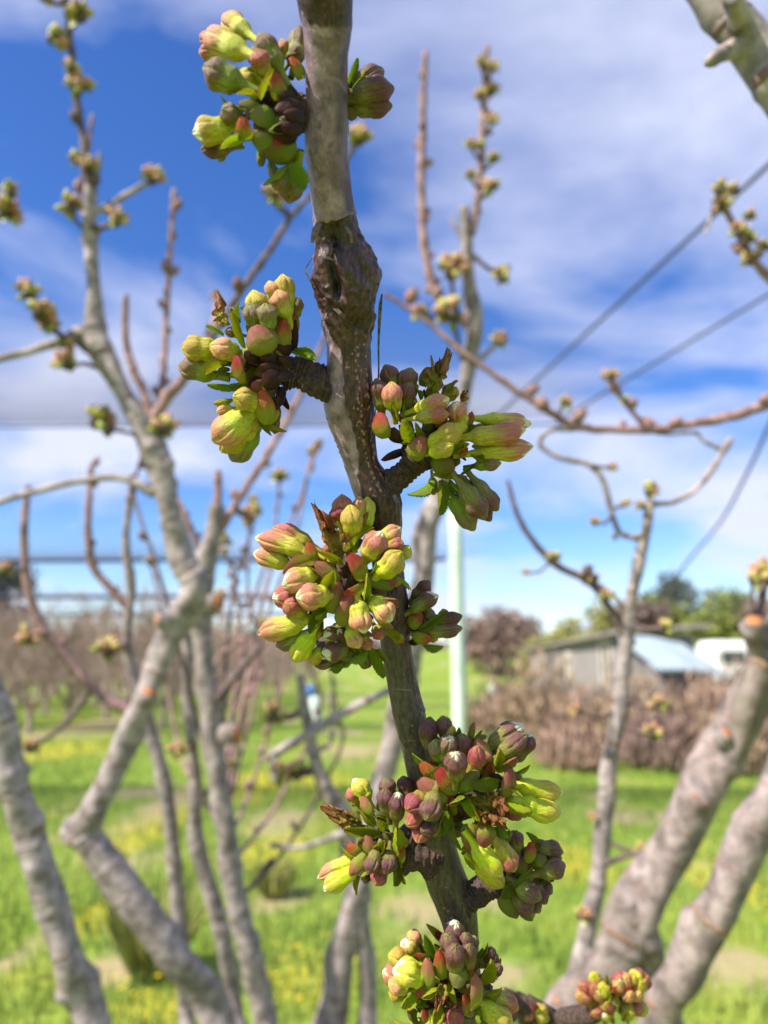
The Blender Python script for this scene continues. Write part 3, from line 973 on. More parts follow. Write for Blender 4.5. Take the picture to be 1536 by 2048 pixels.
NETM = net_material()
for k in range(len(CABLEY) - 1):
    ya, yb = CABLEY[k], CABLEY[k + 1]
    xs = np.concatenate([np.linspace(-45, -3, 22), np.linspace(-2, 4, 13), np.linspace(6, 45, 20)]); ss = np.concatenate([np.linspace(0, 0.5, 12), np.linspace(0.52, 1, 30)])
    v, cov = [], []
    for s in ss:
        for x in xs:
            sag = 0.16 * 4 * s * (1 - s) + 0.02 * math.sin(x * 0.7 + s * 9)
            v.append((x, ya + (yb - ya) * s - TILT * x, NETZ + 0.03 - sag * (1 if k != 1 else 0.8)))
            s0_ = 0.64 if k == 0 else 0.52
            g_ = max(0.0, (s - s0_) / (1 - s0_))
            cov.append(0.04 + (0.46 * g_ ** 2.0 if k else 0.46 * g_ ** 2.0) * min(1, max(0, (2.5 - x) / 1.5)))
    nx = len(xs)
    f = [(j * nx + i, j * nx + i + 1, (j + 1) * nx + i + 1, (j + 1) * nx + i) for j in range(len(ss) - 1) for i in range(nx - 1)]
    me = mesh_np('bird_net', v, f); fattr(me, 'cov', cov)
    o = obj('bird_net', me, NETM)
    tag(o, ('fine grey bird netting overhead, bay above the near stem', 'fine grey bird netting bay ending at the second net cable', 'fine grey bird netting bay ending at the third net cable', 'fine grey bird netting bay ending at the last net cable')[k], 'netting', 'bays of overhead bird netting')

# ------------------------------------------------------------------ middle distance cherry trees
def limb_pts(pts, k=1.0):
    """(px, py, depth, width px) -> world points and radii"""
    w = [P(x, y, d) for x, y, d, _ in pts]
    r = [wd / FPX * d * 0.5 * k for _, _, d, wd in pts]
    return w, r


def cluster_mesh(seed):
    """small far bud cluster, about 1 unit across"""
    g = np.random.default_rng(seed)
    M = Mesh()
    M.ovoid((0, 0, -0.3), (0, 0, 0.2), 0.4, 7, 5, 1.0)
    for k in range(13):
        d = g.normal(0, 1, 3); d[2] = abs(d[2]) * 0.8 - 0.15; d /= np.linalg.norm(d)
        M.ovoid(d * 0.14, d * g.uniform(0.40, 0.56), g.uniform(0.20, 0.28), 7, 6, g.choice([0.0, 0.25, 0.25, 0.5, 0.5]))
    for k in range(6):
        d = g.normal(0, 1, 3); d[2] *= 0.6; d /= np.linalg.norm(d)
        nn = g.normal(0, 1, 3)
        M.leafq(d * 0.15, d, nn, g.uniform(0.3, 0.48), 0.2, g.choice([0.0, 0.75]))
    me = M.mesh('far_cluster'); me.materials.append(CLUSTER)
    return me


FARCL = [cluster_mesh(s) for s in (1, 2, 3, 4)]


class Tree:
    def __init__(s, name, label, base):
        s.base = Vector(base)
        s.root = empty(name, s.base)
        s.k = 0
        s.cen, s.cl = [], []
        tag(s.root, label, 'tree')

    def limb(s, name, pts, mat, world=None, wr=None, sides=14, sub=7, bump_=0.12, knots=0, buds=0, nodes=None):
        w, r = limb_pts(pts, 0.80)
        if world:
            w = w + [Vector(q) for q in world]; r = r + list(wr)
        M = Mesh()
        s.k += 1
        cen = M.tube(w, r, max(sides, 18), sub * 3, bump_, s.k * 7, 0.0, True, 0.0, knots + (2 if knots else 0), nodes=len(pts) * 2 if nodes is None else nodes)
        s.cen.append(cen)
        g = np.random.default_rng(s.k + 300)
        for q in range(buds):                  # small dormant buds along a shoot
            c = cen[g.integers(1, max(2, len(cen) * 9 // 10))]
            d = g.normal(0, 1, 3); d[2] = abs(d[2]) + 0.4; d /= np.linalg.norm(d)
            sz = 0.013 * g.uniform(0.7, 1.5)
            M.ovoid(c + d * sz * 0.2, c + d * sz * 1.6, sz, 6, 5, g.choice([0.0, 0.0, 0.35]))
        return obj(name, M.mesh(name), mat, s.root)

    def stub(s, px, py, d, w, ang=90, length=0.45):
        """sawn branch stub with an orange cut face"""
        c = P(px, py, d)
        r = w / FPX * d * 0.5
        dr = RIGHT * math.cos(R(ang)) + UPV * math.sin(R(ang)) - FWD * 0.55
        dr.normalize()
        M = Mesh()
        M.tube([c - dr * r * 1.2, c + dr * r * 0.2, c + dr * r * length], [r * 1.1, r, r * 0.9], 12, 4, 0.08, 5)
        M.tube([c + dr * r * (length - 0.05), c + dr * r * (length + 0.06)], [r * 0.8, r * 0.76], 12, 1, 0, 0, 1.0)
        obj('pruning_stub', M.mesh('pruning_stub'), BARK_A, s.root)

    def cluster(s, px, py, d, size, ang=None):
        s.k += 1
        g = np.random.default_rng(s.k + 77)
        o = bpy.data.objects.new('bud_cluster', FARCL[s.k % 4])
        sz = size / FPX * d
        o.location = P(px, py, d)
        o.rotation_euler = (g.uniform(-0.7, 0.7), g.uniform(-0.7, 0.7), g.uniform(0, 6.28))
        o.scale = (sz, sz, sz)
        link(o, s.root)
        s.cl.append((np.array(o.location), sz))

    def join_clusters(s):
        """a short spur twig from every cluster to the nearest limb"""
        allp = np.vstack(s.cen)
        for c, sz in s.cl:
            dist = np.linalg.norm(allp - c, axis=1) + np.where(allp[:, 2] > c[2] + 0.02, 0.03, 0.0)
            q = allp[int(np.argmin(dist))]
            if np.linalg.norm(q - c) < sz * 0.35:
                continue
            mid = (q + c) / 2 - np.array([0, 0, 0.12 * np.linalg.norm(q - c)])
            M = Mesh(); M.tube([c, mid, q], [sz * 0.10, sz * 0.11, sz * 0.15], 8, 5, 0.12, len(s.cl))
            obj('twig', M.mesh('twig'), DARKTWIG, s.root)

    def clusters(s, d, lst):
        for px, py, size in lst:
            s.cluster(px, py, d + random.uniform(-.02, .02), size)


# ---- left tree
A = Tree('cherry_tree', 'grey many limbed cherry tree with a sharp zigzag limb bent like an elbow', (-0.16, 1.36, 0))
TA = (-0.16, 1.36, 0.42)
M = Mesh(); M.tube([(-0.16, 1.36, -0.05), (-0.15, 1.36, 0.2), TA, (-0.16, 1.36, 0.52)], [0.105, 0.09, 0.092, 0.05], 20, 8, 0.1, 3)
obj('trunk', M.mesh('trunk'), BARK_A, A.root)
d = 1.2
A.limb('limb', [(165, 1668, d, 74), (240, 1762, d, 82), (330, 1890, d, 80), (440, 2060, d + .02, 84)], BARK_A, [(-0.22, 1.30, 0.62), TA], [0.037, 0.045], knots=7)
A.limb('limb', [(128, 1650, d, 40), (165, 1662, d, 74), (215, 1560, d, 62), (290, 1400, d, 58), (330, 1290, d, 60), (388, 1180, d, 78), (366, 1120, d, 60), (336, 1000, d, 56),
                (308, 910, d, 66), (288, 850, d, 60), (255, 800, d, 50), (222, 735, d, 52), (196, 680, d, 54), (188, 590, d, 38), (180, 470, d, 32), (182, 375, d, 31)], BARK_A, knots=10, sub=9)
A.limb('limb', [(182, 385, d, 28), (172, 310, d, 19), (152, 190, d, 19), (142, 90, d, 16), (128, -40, d, 13)], DARKTWIG, buds=4)
d = 1.42
A.limb('limb', [(437, 1010, d, 38), (425, 1075, d, 48), (400, 1170, d, 60), (408, 1300, d, 50), (425, 1480, d, 52), (450, 1650, d, 52), (470, 1790, d, 54), (500, 1910, d, 58), (535, 2070, d, 60)], BARK_A, [(-0.18, 1.42, 0.66), TA], [0.035, 0.045], knots=12)
A.limb('shoot', [(436, 940, d, 17), (436, 1000, d, 22), (428, 1060, d, 30)], SHOOT)
A.limb('shoot', [(655, 660, d, 10), (600, 790, d, 15), (540, 900, d, 17), (470, 1010, d, 20), (430, 1075, d, 28)], SHOOT, buds=9)
A.limb('shoot', [(335, 960, d + .05, 12), (365, 1020, d, 14), (400, 1100, d, 18)], SHOOT, buds=2)
d = 1.55
A.limb('limb', [(262, 975, d, 16), (252, 1090, d, 20), (262, 1180, d, 24), (255, 1290, d, 26), (290, 1430, d, 34), (330, 1570, d, 36), (350, 1750, d, 36), (365, 1900, d, 38), (380, 2070, d, 40)], BARK_A, [(-0.25, 1.5, 0.62), TA], [0.024, 0.035], knots=6)
A.limb('shoot', [(182, 930, d, 14), (176, 1060, d, 18), (185, 1130, d, 20), (215, 1170, d, 20), (258, 1215, d, 22)], SHOOT, buds=9)
A.limb('shoot', [(56, 970, d, 16), (48, 1090, d, 20), (68, 1220, d, 22), (125, 1305, d, 24), (200, 1390, d, 26), (262, 1425, d, 26), (300, 1465, d, 26)], SHOOT, buds=10)
A.limb('limb', [(372, 1240, d, 24), (376, 1400, d, 28), (390, 1560, d, 30), (394, 1690, d, 40), (440, 1850, d, 40), (478, 2070, d, 44)], BARK_A, [(-0.21, 1.48, 0.62), TA], [0.028, 0.035], knots=8)
d = 1.2
# upper side shoots of the zigzag limb
A.limb('shoot', [(432, 585, d + .03, 14), (428, 650, d + .02, 22), (380, 740, d, 26), (335, 795, d, 28), (300, 845, d, 34)], SHOOT, buds=3)
A.limb('shoot', [(252, 590, d, 14), (251, 680, d, 18), (268, 740, d, 20), (290, 790, d, 22), (300, 830, d, 26)], SHOOT)
A.limb('shoot', [(348, 378, d + .1, 12), (340, 500, d + .1, 14), (332, 640, d + .1, 15), (325, 770, d + .06, 17), (312, 820, d, 20)], SHOOT, buds=12)
A.limb('twig', [(640, 372, d, 12), (585, 430, d, 14), (540, 500, d, 17), (470, 600, d, 18), (410, 700, d, 18), (360, 765, d, 22)], DARKTWIG, buds=1)
A.limb('twig', [(-60, 1022, d, 18), (60, 985, d, 18), (180, 958, d, 18), (250, 958, d, 20), (310, 985, d, 30)], BARK_A, bump_=0.08)
A.limb('twig', [(-60, 728, d, 18), (20, 712, d, 20), (80, 696, d, 20), (130, 680, d, 26), (165, 668, d, 34), (205, 720, d, 40)], BARK_A)
A.limb('twig', [(58, 580, d - .03, 8), (80, 640, d - .02, 13), (115, 665, d - .02, 15), (160, 690, d - .01, 15), (215, 735, d, 22)], DARKTWIG)
A.limb('twig', [(305, 360, d - .02, 12), (255, 388, d - .02, 15), (215, 412, d, 15), (182, 425, d, 20)], BARK_A)
A.limb('twig', [(133, 410, d, 8), (150, 440, d, 9), (180, 465, d, 12)], DARKTWIG)
A.limb('shoot', [(185, 230, d + .05, 9), (175, 300, d + .05, 10), (160, 400, d + .05, 11), (182, 450, d + .02, 12)], SHOOT, buds=4)
A.limb('shoot', [(200, 305, d, 10), (194, 350, d, 14), (185, 385, d, 16)], BARK_A)
A.limb('twig', [(225, 860, d - .02, 9), (265, 868, d - .02, 11), (290, 885, d, 14)], DARKTWIG)
A.limb('twig', [(140, 735, d - .02, 8), (170, 728, d, 10), (215, 745, d, 14)], DARKTWIG)
A.limb('twig', [(-60, 470, d, 12), (0, 430, d, 12), (15, 410, d, 10)], DARKTWIG)
A.clusters(d - .03, [(160, 30, 62), (108, 75, 62), (90, -5, 40), (160, 165, 66), (140, 135, 40), (150, 320, 44), (180, 330, 40), (140, 412, 62), (232, 440, 58), (308, 356, 60),
                     (18, 385, 58), (14, 425, 66), (55, 585, 60), (82, 625, 72), (96, 650, 50), (132, 690, 46), (130, 725, 60), (196, 840, 78), (328, 855, 66), (545, 392, 58), (720, 275, 60)])
A.clusters(1.5, [(440, 1190, 34), (450, 1080, 40), (545, 1430, 66), (570, 1548, 66), (595, 1545, 60), (215, 1300, 66), (60, 1275, 60), (355, 1505, 48), (505, 1025, 50), (465, 1530, 30), (60, 1495, 46), (10, 1140, 40)])
A.stub(297, 1388, 1.18, 36, 60); A.stub(430, 1207, 1.40, 42, 20); A.stub(468, 1468, 1.40, 40, 10); A.stub(320, 1240, 1.18, 30, 170)
# many thin shoots rising between the limbs
g_ = np.random.default_rng(21)
for (x0, y0, x1, y1, dd) in ((470, 1160, 508, 1000, 1.7), (505, 1210, 560, 950, 1.75), (560, 1380, 590, 1180, 1.9), (480, 1290, 450, 1100, 1.8), (530, 1250, 625, 900, 1.85), (520, 1330, 500, 1040, 1.8), (430, 1330, 530, 1240, 1.6), (330, 1330, 300, 1120, 1.8),
                             (640, 1420, 610, 1240, 1.9), (270, 1000, 300, 860, 1.5), (600, 1000, 640, 880, 1.7), (680, 1500, 660, 1330, 1.8)):
    mx, my = (x0 + x1) / 2 + g_.uniform(-14, 14), (y0 + y1) / 2 + g_.uniform(-8, 8)
    A.limb('shoot', [(x1, y1, dd, 6), (mx, my, dd, 8), (x0, y0, dd, 9), (x0 - (x0 - 420) * 0.4, y0 + 190, dd - .08, 10), (445, max(1640, y0 + 330), 1.5, 12)], SHOOT if g_.random() < .7 else DARKTWIG, sides=8, sub=4, buds=int(g_.integers(5, 11)), nodes=0)
    A.cluster(x1, y1 + 4, dd - .01, g_.uniform(22, 44))
# far left limb
d = 1.05
A.limb('limb', [(-120, 1250, d, 70), (-40, 1360, d, 72), (2, 1440, d, 74), (18, 1540, d, 74), (55, 1660, d, 72), (95, 1790, d, 76), (140, 1920, d, 78), (190, 2070, d, 84)], BARK_A, [(-0.28, 1.18, 0.62), TA], [0.036, 0.045], knots=14)
# middle limb behind the near branch
d = 1.5
A.limb('limb', [(928, 415, d, 26), (936, 540, d, 30), (948, 635, d, 44), (936, 740, d, 36), (915, 850, d, 34), (885, 960, d, 40), (856, 1050, d, 60), (846, 1150, d, 54), (822, 1300, d, 54), (795, 1440, d, 54),
                (765, 1560, d, 56), (735, 1700, d, 60), (700, 1840, d, 70), (650, 2070, d, 78)], BARK_A, [(-0.16, 1.46, 0.7), TA], [0.04, 0.045], knots=12, sub=8)
A.limb('limb', [(600, 1350, d, 22), (615, 1450, d, 28), (645, 1560, d, 34), (690, 1640, d, 44), (700, 1720, d, 44), (725, 1850, d, 44), (735, 2070, d, 48)], BARK_A, [(-0.08, 1.5, 0.7), TA], [0.028, 0.04], knots=4)
A.limb('shoot', [(850, 105, d, 15), (845, 250, d, 19), (843, 400, d, 21), (853, 520, d, 22), (878, 595, d, 24), (935, 650, d, 28)], SHOOT, buds=16)
A.limb('shoot', [(974, 92, d, 14), (966, 230, d, 17), (958, 380, d, 19), (942, 470, d, 22)], SHOOT, buds=8)
A.limb('twig', [(1010, 552, d, 10), (975, 535, d, 11), (945, 510, d, 13)], DARKTWIG)
A.limb('twig', [(1000, 680, d, 12), (965, 715, d, 14), (940, 735, d, 18)], BARK_A)
A.limb('twig', [(905, 540, d - .04, 10), (905, 600, d - .03, 12), (915, 680, d - .02, 12), (930, 730, d, 16)], DARKTWIG)
A.limb('twig', [(900, 435, d, 8), (915, 460, d, 10), (932, 490, d, 14)], BARK_A)
A.clusters(d - .05, [(965, 125, 34), (985, 135, 34), (985, 180, 36), (962, 190, 34), (960, 290, 30), (986, 240, 34), (988, 318, 34), (940, 290, 30), (940, 350, 30), (982, 372, 46), (905, 540, 78), (905, 625, 84), (1005, 552, 50), (998, 680, 44), (840, 628, 46)])
d = 1.3
A.limb('twig', [(800, 1372, d + .1, 18), (740, 1398, d, 20), (680, 1430, d, 23), (600, 1478, d, 24), (560, 1500, d, 22), (528, 1520, d, 14)], BARK_A, bump_=0.06)
A.limb('twig', [(550, 1560, d, 14), (546, 1525, d, 16), (565, 1498, d, 20)], BARK_A)
A.limb('twig', [(660, 1385, d + .25, 10), (665, 1460, d + .25, 12), (655, 1490, d + .25, 12), (620, 1505, d + .2, 14)], BARK_A)
A.limb('twig', [(525, 1290, d + .1, 16), (480, 1340, d + .1, 20), (435, 1400, d + .1, 24)], DARKTWIG)
A.limb('twig', [(540, 1690, d + .15, 12), (600, 1695, d + .15, 13), (690, 1665, d + .15, 16)], BARK_A)

# ---- right tree
B = Tree('cherry_tree', 'cherry tree with two thick lichened limbs and a slender pale upright shoot', (0.30, 0.98, 0))
TB = (0.30, 0.98, 0.60)
M = Mesh(); M.tube([(0.30, 0.98, -0.05), (0.30, 0.98, 0.25), TB, (0.29, 0.97, 0.72)], [0.11, 0.09, 0.09, 0.05], 20, 8, 0.1, 9)
obj('trunk', M.mesh('trunk'), BARK_B, B.root)
d = 0.88
B.limb('limb', [(1760, 960, d + .1, 84), (1640, 1140, d + .05, 90), (1565, 1270, d, 96), (1500, 1400, d, 100), (1432, 1530, d, 104), (1370, 1645, d, 104), (1312, 1755, d, 108), (1262, 1840, d, 118), (1205, 1950, d, 104), (1120, 2090, d, 110)], BARK_B, [(0.26, 0.92, 0.86), TB], [0.034, 0.05], 20, 9, knots=20)
B.limb('limb', [(1252, 1800, d - .01, 60), (1282, 1860, d - .01, 76), (1302, 1940, d, 64), (1318, 2080, d, 66)], BARK_B, [(0.31, 0.93, 0.85), TB], [0.024, 0.04], 16, knots=3)
d = 0.95
B.limb('limb', [(1900, 900, d, 80), (1700, 1270, d - .12, 86), (1570, 1540, d - .21, 92), (1500, 1680, d - .22, 94), (1432, 1820, d - .21, 96), (1372, 1940, d - .20, 96), (1318, 2080, d - .18, 100)], BARK_B, [(0.315, 0.86, 0.85), TB], [0.033, 0.05], 20, 9, knots=16)
d = 0.45
B.limb('limb', [(1300, -170, d, 84), (1385, -60, d, 92), (1446, 26, d, 98), (1506, 104, d, 100), (1580, 210, d, 104), (1700, 420, d + .05, 100), (1830, 700, d + .2, 92)], BARK_A, [tuple(P(1880, 860, 0.85)), tuple(P(1900, 900, 0.95))], [0.026, 0.027], 22, 9, 0.12, knots=8)
B.limb('spur', [(1418, 124, d - .02, 26), (1442, 108, d - .01, 40), (1490, 88, d, 60)], BARK_A, sides=14)
B.limb('spur', [(1466, -10, d - .03, 44), (1474, 24, d - .02, 50), (1480, 60, d, 60)], BARK_A, sides=14)
d = 0.98
B.limb('shoot', [(1300, 1000, d, 22), (1292, 1060, d, 26), (1268, 1170, d, 30), (1252, 1290, d, 34), (1238, 1420, d, 38), (1216, 1550, d, 40), (1205, 1680, d, 42), (1190, 1790, d, 42), (1165, 1900, d, 44), (1145, 2000, d, 50)], BARK_A, [tuple(P(1130, 2100, 0.97)), (0.26, 0.95, 0.84), TB], [0.018, 0.022, 0.03], 14, knots=6)
B.limb('twig', [(1300, 1008, d, 16), (1345, 1004, d, 14), (1395, 975, d, 15), (1432, 925, d, 16), (1444, 905, d, 17), (1456, 888, d, 18), (1462, 876, d, 12)], BARK_A)
B.limb('twig', [(1448, 902, d, 12), (1405, 880, d, 10), (1392, 866, d, 9), (1340, 868, d, 9), (1312, 866, d, 10)], BARK_A)
B.limb('twig', [(1283, 1078, d, 18), (1240, 1065, d, 14), (1222, 1020, d, 14), (1205, 960, d, 16), (1180, 930, d, 16), (1120, 915, d, 14), (1080, 890, d, 13), (1098, 862, d, 13), (1150, 858, d, 14)], BARK_A)
B.limb('twig', [(1262, 1290, d, 26), (1215, 1210, d, 20), (1180, 1165, d, 18), (1110, 1128, d, 18), (1065, 1080, d, 16), (1035, 1030, d, 14), (1015, 960, d, 10)], DARKTWIG, buds=5)
B.limb('twig', [(1258, 1230, d, 16), (1230, 1195, d, 14), (1180, 1160, d, 12)], BARK_A)
B.limb('twig', [(766, 585, d, 9), (850, 640, d, 13), (925, 705, d, 15), (1010, 765, d, 16), (1100, 825, d, 18), (1160, 854, d, 20), (1290, 860, d, 19), (1400, 845, d, 22), (1480, 828, d, 26), (1560, 808, d, 28), (1700, 830, d, 34), (1800, 960, d, 44), (1790, 1060, d, 50)], SHOOT, buds=12, sub=9)
B.limb('twig', [(1288, 852, d, 13), (1250, 805, d, 12), (1222, 765, d, 13), (1210, 740, d, 10)], SHOOT, buds=5)
B.limb('twig', [(1180, 930, d - .03, 7), (1215, 935, d, 8), (1228, 935, d, 9)], BARK_A)
d = 0.9
B.limb('twig', [(1432, 372, d, 12), (1452, 420, d, 16), (1480, 475, d, 18), (1512, 525, d, 20), (1580, 610, d, 24), (1700, 800, d, 30), (1790, 1000, d + .06, 40)], SHOOT, buds=5)
B.limb('twig', [(1432, 385, d, 6), (1422, 430, d, 8), (1410, 468, d, 6)], BARK_A)
B.clusters(d - .03, [(1440, 378, 40), (1470, 378, 36), (1445, 412, 44), (1500, 430, 32), (1478, 462, 44), (1500, 475, 36), (1496, 520, 44), (1530, 490, 36), (1535, 1150, 80), (1505, 1160, 36)])
B.clusters(.96, [(1108, 1112, 36), (1175, 1150, 36), (1215, 1192, 36), (1298, 980, 44), (1250, 1008, 28), (1280, 1012, 26), (1225, 936, 26), (1225, 752, 36), (1250, 800, 26), (1130, 805, 34), (1190, 1045, 28), (1275, 1075, 20), (1315, 1410, 46), (1305, 1465, 46), (1150, 1420, 30), (1330, 1255, 44), (1280, 1700, 36), (1165, 1830, 42), (1185, 1635, 24), (1050, 1145, 22), (1230, 1075, 20)])
B.limb('twig', [(1282, 1705, d, 12), (1255, 1712, d, 12), (1205, 1728, d, 16)], DARKTWIG)
B.stub(1508, 1248, 0.85, 40, 100); B.stub(1450, 1470, 0.86, 34, 60)
B.limb('spur', [(1500, 1250, .86, 50), (1515, 1300, .87, 56), (1530, 1350, .88, 60)], BARK_B)


A.join_clusters(); B.join_clusters()

# ------------------------------------------------------------------ near branch
ROOT = Vector((0.075, 0.30, 0))
F = empty('cherry_branch', ROOT)
tag(F, 'sharp near cherry stem with cankered bark carrying clusters of swelling flower buds', 'branch')

# outline of the stem in the photograph: y, left x, right x, distance
OUT = [(-420, 560, 690, .158), (-200, 572, 700, .163), (-60, 586, 706, .168), (0, 594, 706, .171), (60, 606, 704, .174), (100, 610, 697, .176), (200, 612, 695, .181), (300, 608, 696, .186), (380, 621, 704, .190),
       (440, 628, 713, .193), (480, 630, 723, .195), (520, 628, 739, .197), (560, 630, 752, .199), (600, 640, 750, .201), (650, 648, 742, .203), (700, 655, 740, .205),
       (760, 652, 746, .207), (800, 646, 749, .208), (830, 652, 752, .209), (880, 673, 753, .210), (930, 690, 757, .211), (965, 700, 778, .212), (1000, 715, 803, .213),
       (1050, 729, 803, .214), (1100, 743, 801, .215), (1200, 752, 815, .216), (1280, 760, 820, .217), (1350, 772, 832, .218), (1430, 785, 851, .219),
       (1500, 805, 864, .220), (1580, 820, 881, .221), (1650, 830, 901, .222), (1700, 838, 913, .223), (1760, 851, 932, .224), (1800, 868, 950, .225), (1850, 886, 957, .226),
       (1920, 900, 958, .228), (2000, 912, 968, .230), (2100, 924, 985, .232)]
OUT = np.array(OUT, float)


def stem_at(y):
    return [np.interp(y, OUT[:, 0], OUT[:, k]) for k in (1, 2, 3)]


# right boundary of the smooth grey bark (fraction of the width), by y
UB = np.array([(430, 1.3), (446, 0.0), (610, 0.0), (640, 0.12), (700, 0.36), (760, 0.40), (830, 0.44), (900, 0.52), (950, 0.30), (1000, 0.10), (1050, 0.02), (1180, 0.05), (1260, 0.45), (1300, 0.62), (1400, 0.78), (1450, 1.2)], float)


def build_stem():
    ys = np.concatenate([np.arange(-400, -60, 12.0), np.arange(-60, 2080, 2.2)])
    n, S = len(ys), 92
    C = np.zeros((n, 3)); rad = np.zeros(n)
    sm = np.array([np.mean([stem_at(y + q) for q in (-14, -7, 0, 7, 14)], axis=0) for y in ys])
    for i, y in enumerate(ys):
        l_, r_, d_ = sm[i]
        C[i] = P((l_ + r_) / 2, y, d_)
        rad[i] = (r_ - l_) / 2 / FPX * d_
    # lower trunk out of the picture, down to the ground
    low = catmull(np.array([[*C[-1], rad[-1]], [0.042, 0.243, 1.12, 0.0065], [0.06, 0.27, 0.75, 0.010], [0.072, 0.295, 0.3, 0.0145], [0.075, 0.30, -0.05, 0.019]]), 24)[1:]
    C = np.vstack([C, low[:, :3]]); rad = np.concatenate([rad, low[:, 3]])
    yy = np.concatenate([ys, 2080 + np.arange(1, len(low) + 1) * 20.0])
    n = len(C)
    T = np.gradient(C, axis=0); T /= np.linalg.norm(T, axis=1)[:, None]
    X = np.array([1.0, 0, 0]) - T * T[:, :1]
    X /= np.linalg.norm(X, axis=1)[:, None]
    N = np.cross(T, X)
    if np.dot(N[300], np.array(CAM) - C[300]) < 0: N = -N        # N faces the camera
    ph = np.linspace(-math.pi, math.pi, S, endpoint=False)
    sn, cs = np.sin(ph), np.cos(ph)
    V = np.zeros((n, S, 3)); dead = np.zeros((n, S)); lent = np.zeros((n, S)); lowm = np.zeros((n, S)); purp = np.zeros((n, S)); cav = np.zeros((n, S))
    LN = []                                         # lenticels: y, phi, size
    g = np.random.default_rng(5)
    for y in np.arange(690, 985, 9.5):
        for u0 in (0.70, 0.90):
            LN.append((y + g.uniform(-4, 4), math.asin(2 * (u0 + g.uniform(-.03, .03)) - 1), g.uniform(2.2, 5.0), 1.9))
    for k in range(60):
        LN.append((g.uniform(640, 1000), g.uniform(-0.2, 1.4), g.uniform(1.5, 3.5), 1.5))
    for k in range(26):
        LN.append((g.uniform(820, 935), g.uniform(-1.55, -1.0), g.uniform(3, 6), 1.0))
    for y, u0, s0 in ((75, .55, 7), (245, .93, 4), (325, .5, 5), (352, .05, 6), (290, .06, 4), (1440, .55, 4), (1445, .85, 5), (1425, .9, 4), (1540, .6, 4), (1728, .3, 4), (1785, .28, 5), (1792, .34, 5), (1806, .36, 5), (1750, .5, 3), (1470, .2, 3), (205, .06, 5), (222, .12, 4)):
        LN.append((y, math.asin(2 * u0 - 1), s0, 1.0))
    for k in range(50):
        LN.append((g.uniform(1280, 1860), g.uniform(-1.5, 1.5), g.uniform(1.2, 2.6), 0.9))
    for i in range(n):
        y = yy[i]
        mm = rad[i]
        ub = np.interp(y, UB[:, 0], UB[:, 1]) if y < 2080 else 1.3
        kank = max(0.0, min(1.0, (y - 436) / 12)) * max(0.0, min(1.0, (720 - y) / 70))
        rough = max(0.0, min(1.0, (y - 940) / 40)) * max(0.0, min(1.0, (1290 - y) / 60))
        wound = max(0.0, min(1.0, (80 - y) / 60))
        for j in range(S):
            u = 0.5 + 0.5 * sn[j]
            if 415 < y < 470:
                ub = np.interp(y + 16 * mnoise.noise((sn[j] * 2.5, cs[j] * 2.5, 4.0)), UB[:, 0], UB[:, 1])
            x = C[i, 0] + sn[j] * mm
            q = (sn[j] * 1.0, cs[j] * 1.0, y * 0.01)
            w1 = mnoise.noise((q[0] * 2.2, q[1] * 2.2, y * 0.011))
            dl = 0.0
            dm = 1.0 / (1.0 + math.exp(-(u - ub + 0.10 * w1 + 0.06 * mnoise.noise((q[0] * 9, q[1] * 9, y * 0.06))) * 20)) if ub < 1.2 else 0.0
            dm = max(dm, min(1.0, wound * 1.3 * max(0.0, min(1.0, (u - 0.1 + 0.5 * w1 + 0.5 * (wound - 0.3)) / 0.25))))
            # gentle irregularity of the smooth bark
            dl += mm * 0.035 * w1 + mm * 0.012 * mnoise.noise((q[0] * 5, q[1] * 5, y * 0.05))
            if dm > 0.02:
                st = mnoise.noise((sn[j] * 9, cs[j] * 9, y * 0.012)) + 0.5 * mnoise.noise((sn[j] * 18, cs[j] * 18, y * 0.03))
                dl += dm * (mm * 0.055 * st - mm * 0.03)
                if rough:
                    dl += rough * dm * mm * 0.06 * (1 - 2 * abs(mnoise.noise((sn[j] * 13, cs[j] * 13, y * 0.02))))
            if kank:
                r1 = mnoise.fractal((q[0] * 1.6, q[1] * 1.6, y * 0.017), 1.0, 2.0, 4)
                r2 = 1 - abs(mnoise.noise((q[0] * 3.0 + 4, q[1] * 3.0, y * 0.034))) * 2
                dl += kank * mm * (0.16 * r1 + 0.11 * r2)
                c1 = math.exp(-((u - 0.42) / 0.24) ** 2 - ((y - 478) / 30) ** 2) * (1 if cs[j] > 0 else 0)
                c2 = math.exp(-((u - 0.34 - (y - 540) * 0.0006) / 0.10) ** 2 - ((y - 545) / 48) ** 2) * (1 if cs[j] > 0 else 0)
                k2 = max(c1, c2 * 0.9)
                dl -= mm * 0.42 * k2
                cav[i, j] = max(cav[i, j], k2 * 1.1 + 0.35 * max(0, -r1) * kank)
                for (uu, y0, su, sy, hh) in ((0.60, 560, .13, 40, .22), (0.52, 612, .16, 30, .12), (0.75, 520, .12, 35, .10), (0.98, 560, .12, 22, .14)):
                    dl += mm * hh * math.exp(-((u - uu) / su) ** 2 - ((y - y0) / sy) ** 2)
            # lips where the sound bark ends
            if ub < 1.2 and cs[j] > -0.3 and y > 620:
                dl += mm * 0.05 * math.exp(-((u - ub) / 0.022) ** 2)
            dl += mm * 0.06 * math.exp(-((y - 434 - 14 * w1) / 6) ** 2)
            dead[i, j] = dm
            lowm[i, j] = max(0.0, min(1.0, (y - 1180) / 120))
            purp[i, j] = max(0.0, min(1.0, (u - 0.50 - 0.25 * w1) / 0.38)) * max(0.0, min(1.0, (450 - y) / 30))
            V[i, j] = (0, 0, dl)
    ppx = FPX
